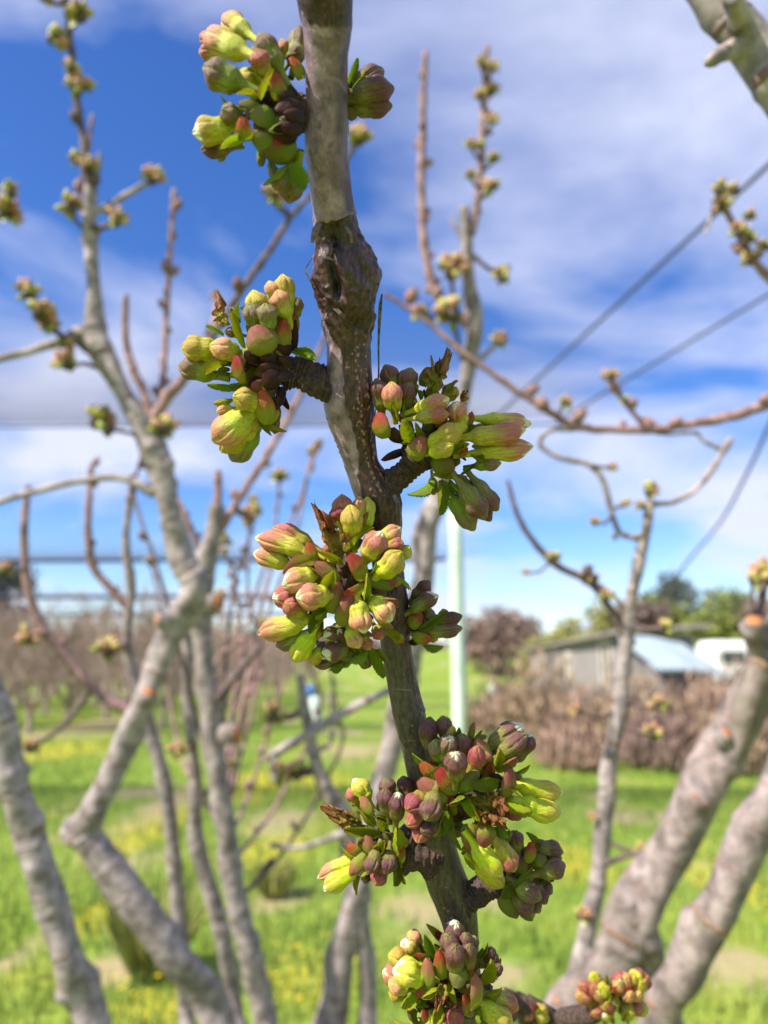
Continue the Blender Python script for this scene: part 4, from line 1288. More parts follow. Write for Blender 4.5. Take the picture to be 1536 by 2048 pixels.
    for (y0, p0, s0, el) in LN:
        i0, i1 = np.searchsorted(yy, y0 - s0 * 4), np.searchsorted(yy, y0 + s0 * 4)
        for i in range(i0, min(i1, n)):
            l_, r_, d_ = stem_at(yy[i])
            hw = (r_ - l_) / 2
            dd = (ph - p0) * hw
            gg = np.exp(-(dd / (s0 * 0.75)) ** 2 - ((yy[i] - y0) / (s0 * 0.75 * el * 0.75)) ** 2)
            lent[i] = np.maximum(lent[i], gg)
            V[i, :, 2] += gg * s0 * 0.35 / FPX * d_
    disp = V[:, :, 2].copy()
    V = C[:, None, :] + (rad[:, None] + disp)[:, :, None] * (sn[None, :, None] * X[:, None, :] + cs[None, :, None] * N[:, None, :])
    i = np.arange(n - 1)[:, None] * S; j = np.arange(S)[None, :]; j2 = (j + 1) % S
    f = np.stack([i + S + j, i + S + j2, i + j2, i + j], -1).reshape(-1, 4)
    me = mesh_np('stem', V.reshape(-1, 3), f)
    for nm, ar in (('dead', dead), ('lent', lent), ('low', lowm), ('purp', purp), ('cav', cav)):
        fattr(me, nm, ar.reshape(-1))
    obj('stem', me, STEM, F)


build_stem()


# ---- shapes of bud, leaf and scale in unit space: length 1 along +z, width 1
def bud_mesh(seed, petal):
    g = np.random.default_rng(seed)
    tt = np.concatenate([np.linspace(-0.45, -0.02, 4), np.linspace(0.02, 0.9, 22), [0.935, 0.965, 0.985, 0.996]])
    prof_t = [-0.45, -0.1, 0.0, 0.10, 0.22, 0.33, 0.42, 0.55, 0.68, 0.80, 0.90, 0.96, 1.0]
    prof_r = [0.13, 0.15, 0.20, 0.33, 0.41, 0.41, 0.43, 0.485, 0.495, 0.405, 0.245, 0.13, 0.025]
    prof_r = [r * (1 + g.normal(0, 0.03)) for r in prof_r]
    S = 60
    th = np.linspace(0, 2 * math.pi, S, endpoint=False)
    tw = g.uniform(-0.5, 0.5)
    bx, by = g.normal(0, 0.05, 2)
    tip_off = g.uniform(-0.06, 0.06, 2)
    V, at, ad, ap = [], [], [], []
    for t in tt:
        r0 = np.interp(t, prof_t, prof_r)
        for a in th:
            fr = ((a + tw * t) * 5 / (2 * math.pi)) % 1
            d = abs(2 * fr - 1)
            s = min(1, max(0, (t - 0.36) / 0.12))
            r = r0
            r *= 1 - 0.10 * s * d ** 4 - 0.16 * s * d ** 14 + 0.09 * s * (fr - 0.5)            # overlapping sepals
            r *= 1 + 0.03 * math.sin(5 * a) * min(1, max(0, t / 0.3)) * (1 - s)
            r *= 1 + 0.035 * mnoise.noise((math.cos(a) * 1.7 + seed, math.sin(a) * 1.7, t * 3))
            pet = 0.0
            if petal:
                tend = 0.875 + 0.11 * (1 - d) ** 0.8 + 0.03 * math.sin(3 * a + seed)
                if a < 2.2 and petal > 1: tend -= 0.13
                if t > tend:
                    pet = 1.0; r *= 0.93
            z = t + (0.02 * math.sin(5 * a) if t > 0.9 else 0)
            if t > 0.85: r = max(r, 0.02)
            V.append((r * math.cos(a) + bx * math.sin(math.pi * max(0, t)) + tip_off[0] * max(0, t - .6), r * math.sin(a) + by * math.sin(math.pi * max(0, t)) + tip_off[1] * max(0, t - .6), z))
            at.append(max(0, t)); ad.append(d); ap.append(pet)
    n = len(tt)
    f = [(i * S + j, i * S + (j + 1) % S, (i + 1) * S + (j + 1) % S, (i + 1) * S + j) for i in range(n - 1) for j in range(S)]
    f.append(tuple((n - 1) * S + j for j in range(S)))
    me = mesh_np('flower_bud', V, f)
    fattr(me, 't', at); fattr(me, 'd', ad); fattr(me, 'petal', ap)
    return me


def sheet_mesh(name, nu, nv, fn, thick):
    """fn(u in -1..1, t in 0..1) -> xyz ; closed thin sheet"""
    bm = bmesh.new()
    lt, ld = bm.verts.layers.float.new('t'), bm.verts.layers.float.new('d')
    grid = []
    for i in range(nv + 1):
        row = []
        for j in range(nu + 1):
            u, t = -1 + 2 * j / nu, i / nv
            v = bm.verts.new(fn(u, t)); v[lt] = t; v[ld] = abs(u)
            row.append(v)
        grid.append(row)
    for i in range(nv):
        for j in range(nu):
            bm.faces.new((grid[i][j], grid[i][j + 1], grid[i + 1][j + 1], grid[i + 1][j]))
    bmesh.ops.solidify(bm, geom=bm.faces[:], thickness=thick)
    me = bpy.data.meshes.new(name)
    bm.to_mesh(me); bm.free()
    me.polygons.foreach_set('use_smooth', [True] * len(me.polygons))
    return me


def leaf_mesh(seed, crump=0.0):
    g = np.random.default_rng(seed)
    fold = g.uniform(0.7, 1.25); curl = g.uniform(-0.6, 0.7); bend = g.uniform(-0.2, 0.2)
    teeth = 11; ph = g.uniform(0, 6)

    def fn(u, t):
        hw = 0.5 * (math.sin(math.pi * min(1, t * 0.93 + 0.05)) ** 0.62) * (1.0 if t < 0.995 else 0.25)
        if abs(u) > 0.99:
            hw *= 1 + 0.24 * (1 - ((t * teeth + ph) % 1)) - 0.10
        x = u * hw * math.cos(fold * abs(u))
        y = -abs(u) * hw * math.sin(fold * abs(u)) * 1.2
        y += 0.10 * math.sin(t * 5 + u * 2 + ph) * abs(u)
        z = t
        a = curl * t * t
        y += a * t * 0.6
        x += bend * math.sin(math.pi * t * 0.5) * 0.4
        # pressed side veins
        y += 0.018 * math.sin((t * 3 - abs(u)) * 9)
        if crump:
            y += crump * (0.16 * math.sin(t * 21 + u * 6 + ph) * (0.35 + abs(u)) + 0.22 * mnoise.noise((u * 2.5, t * 4, seed)))
            x += crump * 0.10 * mnoise.noise((u * 3, t * 5, seed + 9))
            z += crump * 0.12 * mnoise.noise((u * 3 + 5, t * 5, seed))
            if t > 0.55:                      # ragged lobes
                z += crump * (t - 0.55) * 0.75 * math.sin(u * 7 + ph)
        return (x, y, z)
    return sheet_mesh('young_leaf', 12, 36, fn, 0.022)


def scale_mesh(seed):
    g = np.random.default_rng(seed)
    wrap = g.uniform(1.15, 1.45); tipc = g.uniform(0.85, 1.1)

    def fn(u, t):
        r = 0.5 * (math.sin(math.pi * min(0.97, t * 0.80 + 0.14)) ** 0.6)
        a = u * wrap
        x = r * math.sin(a)
        y = -r * math.cos(a) * 0.75 + 0.28 * t * t * tipc
        y += 0.03 * mnoise.noise((u * 3, t * 4, seed))
        z = t - 0.10 * u * u * t + (0.03 * math.sin(t * 14 + u * 5) if abs(u) > 0.95 else 0)
        return (x, y, z)
    return sheet_mesh('bud_scale', 28, 28, fn, -0.05)


BUDV = {0: [bud_mesh(s, 0) for s in (1, 2, 3, 4, 5)], 1: [bud_mesh(s, 1) for s in (11, 12, 13)], 2: [bud_mesh(s, 2) for s in (21, 22, 23)]}
LEAFV = [leaf_mesh(s) for s in (1, 2, 3, 4, 5, 6)]
CRUMPV = [leaf_mesh(s, 1.0) for s in (31, 32, 33, 34)]
SCALEV = [scale_mesh(s) for s in (51, 52, 53, 54)]
for me in [*BUDV[0], *BUDV[1], *BUDV[2], *LEAFV, *CRUMPV, *SCALEV]:
    me.materials.append(BUD['y'])
NCOUNT = [0]


def place(kind, x0, y0, z0, x1, y1, z1, w, pal, parent, centre=None, roll=None):
    """x0,y0 base / x1,y1 tip in photo pixels; z0,z1 distances; w = width in photo pixels"""
    NCOUNT[0] += 1
    k = NCOUNT[0]
    g = np.random.default_rng(1000 + k)
    b, t = P(x0, y0, z0), P(x1, y1, z1)
    ax = t - b
    L = ax.length
    W = w / FPX * (z0 + z1) * 0.5
    lo = pal.lower()
    if kind == 'b': W *= 1.07 if y0 < 935 else 0.98
    if kind == 's' and y0 < 935 and lo != 'b': W *= 1.1
    if kind == 's' and lo == 'b': W *= 0.7
    if kind == 'b':
        pt = 0 if pal.islower() else (2 if g.random() < 0.5 else 1)
        me = BUDV[pt][k % len(BUDV[pt])]; mat = BUD[lo]; nm = 'flower_bud'
        L = max(L, W * 1.25)
    elif kind == 'l':
        me = LEAFV[k % 6]; mat = LEAF[lo]; nm = 'young_leaf'
    elif kind == 'c':
        me = CRUMPV[k % 4]; mat = LEAF['k']; nm = 'young_leaf'
    else:
        me = SCALEV[k % 4]; mat = SCALE[lo]; nm = 'bud_scale'
    zax = ax.normalized()
    if kind == 'b':
        t2 = t; b = t2 - zax * L
    out = -FWD
    if centre is not None:
        dxp, dyp = (x0 + x1) / 2 - centre[0], (y0 + y1) / 2 - centre[1]
        out = -FWD * 1.0 + (RIGHT * dxp - UPV * dyp) * (0.011)
    yax = -(out - zax * out.dot(zax))                  # convex side (-y) faces outwards
    if yax.length < 1e-4: yax = UPV.copy()
    yax.normalize()
    tilt = g.uniform(0, 6.28) if kind == 'b' else (g.normal(0, 0.35) if roll is None else roll)
    yax = Matrix.Rotation(tilt, 3, zax) @ yax
    xax = yax.cross(zax)
    o = bpy.data.objects.new(nm, me)
    o.matrix_world = Matrix.Translation(b) @ Matrix((xax * W, yax * W, zax * L)).transposed().to_4x4()
    COL.objects.link(o)
    o.material_slots[0].link = 'OBJECT'
    o.material_slots[0].material = mat
    o.parent = parent              # the spur mesh, which sits at the world origin
    return o


def cluster(name, centre, R_, depth, front, spur, items, extra=0, seed=0):
    """a fruiting spur: a ringed woody core (mesh) that carries buds, leaves and scales
       centre px, radius px; depth of the heart; front = how far (m) the dome bulges to the camera; spur = [(px,py,depth,width)...]"""
    cx, cy = centre
    M = Mesh()
    w, r = limb_pts(spur)
    M.tube(w, r, 24, 34, 0.16, seed, 0, True, 0.13, 10)
    g = np.random.default_rng(seed)
    for k in range(7):               # dry scales and leaf scars round the heart
        a = g.uniform(0, 6.28); q = R_ * g.uniform(0.05, 0.32)
        p0 = P(cx, cy, depth + 0.002); p1 = P(cx + math.cos(a) * q, cy + math.sin(a) * q, depth - g.uniform(0, 0.5) * front)
        M.ovoid(p0, p0 + (p1 - p0) * 1.25, R_ * 0.16 / FPX * depth, 10, 8)
    sp = obj('fruiting_spur', M.mesh('fruiting_spur'), SPUR, F)

    def zof(x, y, k):
        d2 = ((x - cx) ** 2 + (y - cy) ** 2) / (R_ * R_)
        return depth - front * k * math.sqrt(max(0.0, 1 - min(1, d2)))
    for it in items:
        kind, x0, y0, x1, y1, wpx, pal = it[:7]
        dz = it[7] * 0.001 if len(it) > 7 else 0.0
        kb, kt = (0.55, 1.0) if kind == 'b' else (0.5, 0.85)
        if kind == 's': kb, kt = 0.45, 0.78
        za, zb = zof(x0, y0, kb) + dz, zof(x1, y1, kt) + dz
        if len(it) > 8: zb = za + it[8] * 0.001
        o = place(kind, x0, y0, za, x1, y1, zb, wpx, pal, sp, centre)
    for k in range(int(len(items) * 1.05)):          # small buds, bracts and leaflets tucked between the others
        it = items[g.integers(len(items))]
        x1, y1 = (it[1] + it[3]) / 2 + g.normal(0, 11), (it[2] + it[4]) / 2 + g.normal(0, 11)
        x0, y0 = x1 + (cx - x1) * 0.22 + g.normal(0, 5), y1 + (cy - y1) * 0.22 + g.normal(0, 5)
        dd_ = math.hypot(x1 - x0, y1 - y0) + 1e-6
        ln = g.uniform(26, 40)
        x0, y0 = x1 - (x1 - x0) / dd_ * ln, y1 - (y1 - y0) / dd_ * ln
        kind = ('s', 'l', 's', 'b')[g.integers(4)]
        dark = it[0] == 'b' and it[6].lower() in 'dg'
        pal = {'s': 'pggr', 'l': 'yygp', 'b': 'dggy' if dark else 'pyyg'}[kind][g.integers(4)]
        place(kind, x0, y0, zof(x0, y0, 0.35) + 0.001, x1, y1, zof(x1, y1, 0.7) + 0.0015, g.uniform(17, 27), pal, sp, centre)
    for k in range(extra):
        a = g.uniform(0, 6.28); q = R_ * g.uniform(0.2, 0.75)
        x0, y0 = cx + math.cos(a) * q * 0.5, cy + math.sin(a) * q * 0.5
        x1, y1 = cx + math.cos(a) * q, cy + math.sin(a) * q
        o = place('s', x0, y0, depth + 0.002, x1, y1, depth - front * 0.4, 30, 'b', sp, centre)
    return sp


C1 = [('s',605,235,570,225,44,'b',-6),('s',600,260,565,255,44,'b',-6),('s',590,200,560,190,40,'b',-3),('s',585,280,550,285,36,'r',-2),('l',570,250,535,262,34,'g',-5),('b',497,69,448,33,44,'p'),('b',490,106,412,74,56,'p',-3),('b',445,80,401,74,30,'p',2),('b',445,112,398,104,32,'p',1),('b',482,168,407,134,60,'g',-4),
 ('b',560,140,518,66,46,'g',0),('b',527,140,512,98,40,'p',-4),('b',588,124,600,52,42,'g',3),('b',580,118,562,78,26,'p',6),('b',458,256,386,266,56,'Y',-2),('b',462,295,402,300,36,'d',1),
 ('b',480,242,446,217,38,'g',-2),('s',495,278,482,237,36,'r',-5),('l',522,200,550,140,30,'y',-5),('s',557,202,553,143,40,'r',-3),('l',490,282,441,300,34,'y',-4),
 ('l',512,200,476,182,26,'y',-5),('s',520,222,478,202,34,'g',-4),('s',588,300,524,300,56,'g',-1),('l',572,334,523,366,26,'g',-2),('l',582,328,606,382,46,'g',-2),
 ('b',574,338,548,380,36,'g',0),('b',592,345,578,406,54,'g',1),('s',555,300,500,270,44,'g',-2),('s',600,250,560,200,46,'b',-2),('s',600,160,585,110,34,'r',2),('s',590,270,545,262,60,'b',-5),('s',600,215,552,215,60,'b',-5),
 ('l',465,215,440,192,12,'y'),('b',520,180,470,150,44,'y',2),('l',540,180,500,130,34,'g',-2),('s',545,240,505,225,44,'g',-4),('b',540,150,500,95,44,'g',6)]
C1R = [('b',706,178,768,141,44,'d',2),('b',706,198,788,176,52,'d',-2),('b',704,216,784,212,42,'d',0),('l',695,185,713,117,22,'g'),('l',694,204,699,268,20,'y'),('l',700,190,730,150,24,'g'),('s',690,190,712,200,40,'r'),('s',690,215,708,235,30,'g')]
C2 = [('s',560,725,525,715,40,'b',-4),('s',555,745,520,735,44,'b',-6),('s',560,760,530,765,40,'b',-5),('s',590,730,560,715,36,'b',-3),('s',585,750,550,755,36,'b',-5),('s',540,710,515,695,36,'r',-4),('s',530,770,505,775,30,'p',-4),('l',560,700,575,665,26,'g',0),('b',580,622,564,549,44,'y',0),('b',548,605,538,562,32,'p',0),('b',575,632,555,580,42,'p',-3),('b',518,630,505,581,44,'y',-2),('b',512,650,500,606,40,'g',-5),('b',535,662,531,607,42,'g',-6),
 ('l',490,696,466,622,30,'y',-5),('l',482,638,474,604,20,'g'),('c',458,650,432,598,32,'k',-1),('l',447,672,410,655,18,'g'),('s',533,704,512,650,62,'p',-7),('s',565,694,568,640,34,'r',-4),('s',589,664,584,618,26,'r',0),
 ('s',586,706,592,640,26,'b',0),('b',590,638,598,594,24,'g',2),('b',428,698,363,694,54,'y',-1),('b',474,708,420,690,46,'p',-2),('b',428,750,357,732,50,'g',1),('l',455,726,411,753,46,'y',-4),('s',490,762,466,712,42,'r',-6),
 ('l',475,776,414,770,24,'g'),('l',468,797,425,801,26,'y'),('b',464,817,434,824,20,'p'),('b',520,806,467,791,46,'y',-3),('s',537,845,522,782,42,'r',-4),('s',566,778,550,822,38,'b',0),
 ('b',500,828,424,880,66,'p',-2),('b',506,846,442,903,54,'y',1),('b',510,862,464,922,52,'g',3),('l',522,834,570,866,26,'y',-1),('l',586,706,634,722,38,'g',0),('s',500,700,470,740,40,'p',-2),
 ('l',505,640,478,618,24,'g'),('s',520,720,490,706,44,'b',-5),('s',520,760,500,790,50,'b',-3),('s',548,770,535,745,70,'b',-6),('s',575,700,560,690,56,'b',-2),('l',500,760,468,772,34,'g'),('l',510,800,480,815,36,'g',2),('l',545,820,530,860,26,'g',2),('b',515,830,488,860,44,'y',2),('b',560,640,545,595,40,'g',2)]
C3R = [('b',792,780,769,730,38,'d',2),('b',813,785,822,736,40,'d',2),('b',789,822,785,764,42,'p',-3),('b',764,822,752,757,36,'d',0),('b',808,818,822,764,36,'d',1),('c',872,790,886,716,48,'k',0),('l',868,760,860,710,10,'k'),('l',878,760,878,714,12,'k'),('l',888,760,904,704,12,'k'),('l',890,780,917,764,14,'k'),
 ('l',842,802,834,775,18,'g'),('l',868,800,872,772,18,'y'),('b',832,820,898,797,38,'P',-4),('b',836,836,897,828,32,'r',-6),('b',925,848,911,807,42,'P',-3),('s',935,850,946,825,24,'r',-2),('s',772,872,754,827,46,'r',-4),('l',799,842,788,803,22,'y',-4),
 ('l',822,884,804,836,36,'y',-6),('b',856,892,924,853,44,'y',-6),('s',828,914,845,876,42,'p',-6),('b',965,838,1062,848,38,'P',-1),('b',940,874,1050,860,46,'P',-5),('b',955,906,1065,893,44,'P',-2),('b',950,932,1002,926,28,'g',0),
 ('l',950,928,918,954,18,'g'),('l',866,948,934,954,26,'p'),('s',922,912,932,894,22,'r',-5),('l',868,956,823,996,36,'g',-2),('l',880,962,877,1032,42,'g',-2),('b',924,972,970,1038,50,'d',-3),('b',950,962,996,1021,44,'d',0),
 ('b',902,992,950,1060,48,'g',1),('b',940,985,982,1042,38,'d',2),('s',880,890,905,868,40,'g',-4),('l',900,900,940,885,30,'y',-5),('l',940,910,965,930,26,'g',-2),('s',870,925,905,935,50,'g',-3),('s',840,900,870,880,46,'b',-4),('s',800,880,780,860,50,'b',-2),
 ('l',930,870,965,850,26,'y',-1),('b',890,870,930,835,40,'y',0),('s',880,850,870,815,34,'p',-2),('l',815,840,806,800,26,'g',0),('b',860,905,905,890,36,'y',-6),('l',900,960,930,985,30,'g'),('l',850,890,835,850,30,'y',-5),('l',895,790,912,770,18,'g'),('c',915,815,928,790,20,'k',0)]
C4 = [('b',690,1046,684,989,44,'r',2),('b',717,1040,718,993,28,'p',2),('b',736,1055,735,994,32,'y',3),('b',707,1076,702,1010,50,'y',-2),('b',684,1054,667,1014,34,'r',1),('b',624,1094,547,1054,46,'p',3),('b',608,1104,512,1076,48,'P',-1),('b',576,1128,508,1106,46,'P',2),
 ('c',680,1122,636,1034,56,'k',-2),('l',652,1060,636,1024,10,'p'),('s',630,1124,614,1085,32,'r',-3),('l',686,1130,633,1105,28,'y',-4),('l',693,1108,740,1050,38,'y',-2),('l',685,1078,672,1042,16,'y'),('s',712,1098,690,1068,26,'p',-2),
 ('b',734,1116,765,1064,54,'P',-3),('b',760,1082,802,1056,42,'P',2),('b',779,1094,807,1086,30,'p',0),('b',798,1114,820,1092,30,'y',2),('b',756,1150,803,1103,54,'y',-5),('s',724,1156,703,1107,48,'r',-6),('l',743,1150,751,1122,12,'g',-5),
 ('l',788,1150,820,1182,14,'y',-3),('s',783,1172,724,1152,34,'g',-3),('l',728,1206,736,1150,28,'y',-6),('s',724,1172,689,1194,34,'r',-6),('l',636,1126,565,1136,42,'p',-4),('s',674,1160,630,1126,36,'p',-5),('l',654,1184,672,1138,38,'y',-6),('l',652,1170,600,1130,44,'y',-3),
 ('b',630,1150,565,1170,52,'P',-5),('b',656,1190,593,1194,58,'P',-7),('b',578,1194,546,1196,48,'P',-2),('b',604,1226,572,1207,42,'p',-5),('s',664,1222,674,1165,42,'p',-5),('l',656,1214,622,1270,52,'g',-3),
 ('b',608,1242,519,1268,52,'p',-2),('b',604,1268,552,1292,38,'g',1),('b',622,1268,590,1324,50,'y',-1),('b',680,1256,648,1276,36,'D',3),('b',693,1282,677,1259,30,'D',3),('b',697,1296,644,1306,44,'D',2),('b',648,1296,620,1328,32,'y',2),('b',672,1322,629,1331,22,'d',3),
 ('l',692,1318,658,1346,30,'g',0),('l',734,1300,692,1320,34,'g',-1),('l',740,1294,769,1351,30,'g',1),('b',716,1204,729,1266,50,'P',-7),('b',752,1210,783,1242,52,'P',-6),('b',699,1254,719,1296,36,'p',-4),('b',752,1256,764,1278,28,'r',-3),('b',724,1272,740,1300,26,'r',-3),
 ('s',684,1246,701,1192,46,'p',-6),('l',736,1198,793,1196,38,'p',-4),('l',770,1260,801,1280,36,'y',-3),('s',700,1150,690,1140,44,'b',0),('s',680,1215,672,1200,44,'b',0),('l',715,1290,740,1325,30,'g',0),('b',700,1300,690,1330,30,'g',3),('l',700,1310,670,1330,30,'g',2),
 ('b',640,1290,660,1310,30,'d',4),('s',640,1115,600,1118,34,'g',-1),('b',720,1300,735,1335,30,'g',4),('s',755,1170,790,1165,36,'p',-2),('l',770,1200,795,1220,30,'p',-1)]
C4R = [('b',826,1196,860,1162,32,'d',1),('b',822,1222,876,1190,38,'D',-2),('b',870,1248,924,1231,30,'d',0),('b',852,1264,924,1256,34,'d',-1),('l',838,1258,893,1218,34,'g',-3),('s',822,1252,842,1228,34,'r',-2),('s',826,1270,863,1283,32,'r',-2),('l',846,1288,886,1299,24,'g'),('s',820,1285,850,1275,34,'b',-1),('l',830,1230,850,1212,22,'g')]
C5L = [('b',737,1602,707,1558,40,'Y',0),('b',714,1611,697,1577,28,'p',2),('s',744,1630,722,1594,32,'p',-2),('l',748,1654,712,1612,24,'y',-1),('c',722,1654,660,1618,40,'k',-1),('c',715,1650,690,1632,30,'k',0),('l',760,1666,686,1662,32,'g',-2),('l',794,1648,746,1636,26,'g',-2),
 ('b',778,1594,771,1558,38,'d',-1),('b',808,1598,806,1552,36,'d',2),('b',776,1626,771,1577,36,'d',-5),('b',792,1640,797,1585,40,'D',-6),('l',788,1708,784,1653,40,'y',-3),('l',752,1706,772,1678,30,'y',-4),('s',742,1706,733,1674,32,'p',-3),('s',732,1690,716,1688,24,'p',-1),('s',724,1704,694,1694,26,'r',-2),('l',720,1716,681,1697,18,'y'),
 ('b',712,1718,636,1758,34,'P',0),('b',712,1738,648,1780,42,'Y',-2),('s',732,1708,699,1752,32,'p',-3),('l',720,1752,711,1790,18,'y'),('l',734,1736,720,1752,18,'y',-3),('b',754,1700,736,1748,36,'d',-5),('b',778,1702,771,1748,36,'d',-5),('b',764,1740,751,1771,36,'r',-3),('b',742,1750,725,1760,20,'d'),
 ('l',787,1716,794,1774,38,'g',-1),('l',788,1708,812,1768,24,'y',0),('s',800,1728,806,1688,22,'r',0),('l',740,1670,715,1690,30,'y'),('l',770,1660,750,1630,28,'y',-2),('s',780,1690,765,1670,36,'g',0),('l',745,1720,720,1735,30,'y',-1),('s',760,1700,750,1690,40,'b',2)]
C5M = [('s',892,1600,836,1564,52,'p',-3),('b',846,1594,813,1620,44,'r',-6),('b',866,1598,853,1640,50,'d',-9),('b',844,1630,812,1650,38,'r',-3),('b',882,1648,842,1664,34,'d',-4),('b',848,1655,834,1685,34,'r',-3),('l',898,1622,870,1677,42,'g',-3),('l',888,1602,917,1686,26,'g',-4),
 ('b',864,1500,859,1435,44,'d',2),('b',898,1480,885,1432,36,'d',3),('b',888,1520,901,1474,44,'G',-2),('b',926,1518,926,1468,37,'d',-1),('b',911,1556,910,1506,50,'D',-9),('b',940,1546,955,1492,40,'r',-4),('s',972,1528,956,1480,46,'p',-1),('s',874,1552,840,1529,34,'r',-2),('l',868,1534,824,1512,26,'g',-1),('s',910,1582,876,1540,44,'r',-5),('s',920,1578,957,1545,40,'g',-6),
 ('l',940,1484,948,1442,22,'p',0),('l',918,1480,918,1452,18,'g',2),('s',950,1484,972,1470,22,'g',0),('b',978,1496,1048,1450,46,'D',0),('b',996,1512,1054,1471,42,'d',-2),('b',1028,1520,1065,1468,46,'D',2),('l',988,1540,994,1495,34,'y',-4),('l',990,1538,1032,1510,32,'p',-4),('l',1032,1545,1060,1529,13,'y'),('s',965,1560,985,1530,30,'r',-1),
 ('s',1006,1590,1026,1538,50,'p',-4),('b',1034,1570,1125,1586,46,'Y',-1),('b',1036,1602,1123,1626,50,'Y',-3),('l',1008,1602,1065,1613,46,'y',-5),('l',1014,1574,1046,1592,18,'y',-5),('l',945,1590,1010,1655,58,'y',-4),('c',952,1592,1000,1645,46,'k',-7),('c',970,1585,998,1625,34,'k',-8),('c',958,1612,1000,1640,30,'k',-8),
 ('l',998,1566,935,1573,36,'g',-6),('l',926,1588,898,1612,28,'g',-6),('l',930,1592,956,1642,40,'y',-6),('s',908,1628,902,1592,20,'r',-3),('s',936,1646,946,1704,46,'p',-4),('s',970,1650,972,1696,48,'p',-7),('b',950,1688,1003,1752,52,'Y',-6),('b',990,1682,1029,1742,48,'P',-5),('b',952,1726,1006,1772,42,'y',-2),('l',930,1702,950,1740,22,'y',-2),
 ('s',960,1655,976,1638,28,'r',-5),('l',995,1650,1018,1672,30,'g',-3),('s',1010,1660,1014,1690,36,'g',-1),('s',905,1565,885,1580,44,'b',-3),('s',1000,1570,985,1552,40,'b',-2),('s',925,1620,905,1640,50,'b',0),('l',1000,1590,1020,1610,36,'y',-3),('b',880,1520,870,1480,36,'g',0),('b',980,1530,962,1500,34,'p',2),('l',870,1560,885,1530,26,'g',-2),('b',870,1640,855,1670,34,'r',-2),('l',905,1660,925,1700,20,'g',0),('b',1010,1600,1040,1640,40,'r',3)]
C5R = [('b',1036,1700,1030,1662,30,'d',-2),('s',1056,1722,1065,1686,28,'r',-4),('l',1072,1696,1058,1664,20,'g',0),('b',1074,1700,1126,1705,38,'d',0),('b',1080,1718,1124,1716,30,'d',2),('b',1078,1746,1130,1728,44,'d',-2),('s',1068,1724,1092,1716,28,'g',-2),('l',1024,1772,1067,1733,18,'g',-5),('b',1034,1768,1083,1796,44,'d',-4),('b',1072,1772,1093,1808,36,'d',-1),('b',1084,1770,1104,1788,28,'d',1),
 ('b',1032,1790,1064,1830,42,'d',-3),('b',1062,1802,1080,1826,28,'d',1),('l',1024,1760,1000,1796,34,'g',-3),('s',1004,1790,1033,1840,38,'g',-2),('l',1030,1800,1066,1839,26,'g',-2),('s',1030,1740,1050,1720,40,'g',-1),('s',1040,1750,1065,1760,40,'g',-1),('b',1045,1730,1060,1700,34,'d',2),('l',1020,1740,1035,1690,34,'g',0),('b',1020,1720,1022,1680,34,'d',2),('l',1090,1740,1105,1765,28,'g',1),('s',1010,1770,1030,1785,40,'g',-2),('b',1030,1740,1026,1700,32,'d',2),('s',1090,1700,1075,1680,24,'g',1)]
C6 = [('b',828,1898,802,1886,32,'P',2),('b',838,1892,820,1863,32,'p',3),('b',836,1910,815,1886,30,'Y',1),('l',888,1884,857,1852,34,'y',2),('l',876,1920,849,1866,34,'g',-1),('b',818,1920,777,1909,40,'y',0),('b',842,1954,786,1940,58,'Y',-4),('b',794,1950,766,1944,40,'P',1),('b',818,1976,777,1964,36,'p',-1),('b',808,1993,778,1986,28,'y',2),
 ('s',856,1915,831,1911,18,'r',-3),('s',860,1972,852,1920,36,'p',-6),('s',884,1954,878,1904,30,'r',-6),('b',904,1880,912,1846,42,'D',0),('b',900,1908,895,1870,40,'d',-3),('b',930,1904,932,1869,33,'d',-1),('b',910,1942,910,1893,44,'d',-6),('b',937,1938,938,1892,36,'d',-4),('s',916,1936,916,1974,44,'g',-7),('s',939,1964,942,1930,18,'r',-4),
 ('l',954,1910,974,1884,22,'g'),('b',980,1950,1000,1932,30,'d',1),('b',972,1920,982,1895,26,'d',2),('b',980,1930,992,1912,22,'d',2),('l',962,1968,977,1914,40,'y',-2),('s',946,2008,955,1954,46,'p',-6),('s',930,2024,933,1988,28,'r',-5),('l',968,1986,1004,1982,28,'y',-2),('b',980,1990,1037,2018,38,'r',-1),('b',1010,2010,1030,2042,26,'D',2),
 ('b',962,2008,1024,2044,48,'Y',-4),('l',954,2006,946,2050,40,'g',-4),('l',872,1974,845,2000,34,'y',-6),('c',886,1970,878,2012,36,'k',-8),('l',876,2004,866,2048,38,'y',-6),('l',900,1966,908,2006,24,'y',-5),('s',860,1970,834,1994,26,'r',-4),('l',836,1984,800,2012,32,'y',-3),('s',840,2032,811,2024,36,'g',-2),('l',845,2046,788,2050,28,'y',-1),
 ('s',856,2050,848,2022,20,'r',-4),('c',895,2008,888,2034,22,'k',-5),('l',904,2000,919,2029,18,'g',-4),('b',904,2060,907,2024,42,'r',-4),('s',880,1990,870,1975,44,'b',-3),('s',930,1960,922,1950,44,'b',-3),('l',850,1990,830,2010,36,'g',0),('s',870,2030,850,2010,44,'b',0),('l',845,1930,835,1900,36,'g',0),('l',890,1930,880,1890,34,'g',0),('l',960,2000,990,2000,36,'g',0),('s',960,1990,980,1985,36,'g',-1),('l',840,1960,855,1925,34,'g',-2),('b',870,2060,860,2030,40,'y',0)]
cluster('c1', (535, 215), 185, .181, .013, [(625, 230, .186, 60), (590, 225, .184, 70), (555, 222, .181, 66), (525, 222, .178, 40)], C1, 5, 101)
cluster('c1r', (690, 195), 120, .190, .008, [(670, 200, .184, 50), (695, 200, .189, 46), (712, 195, .189, 26)], C1R, 0, 102)
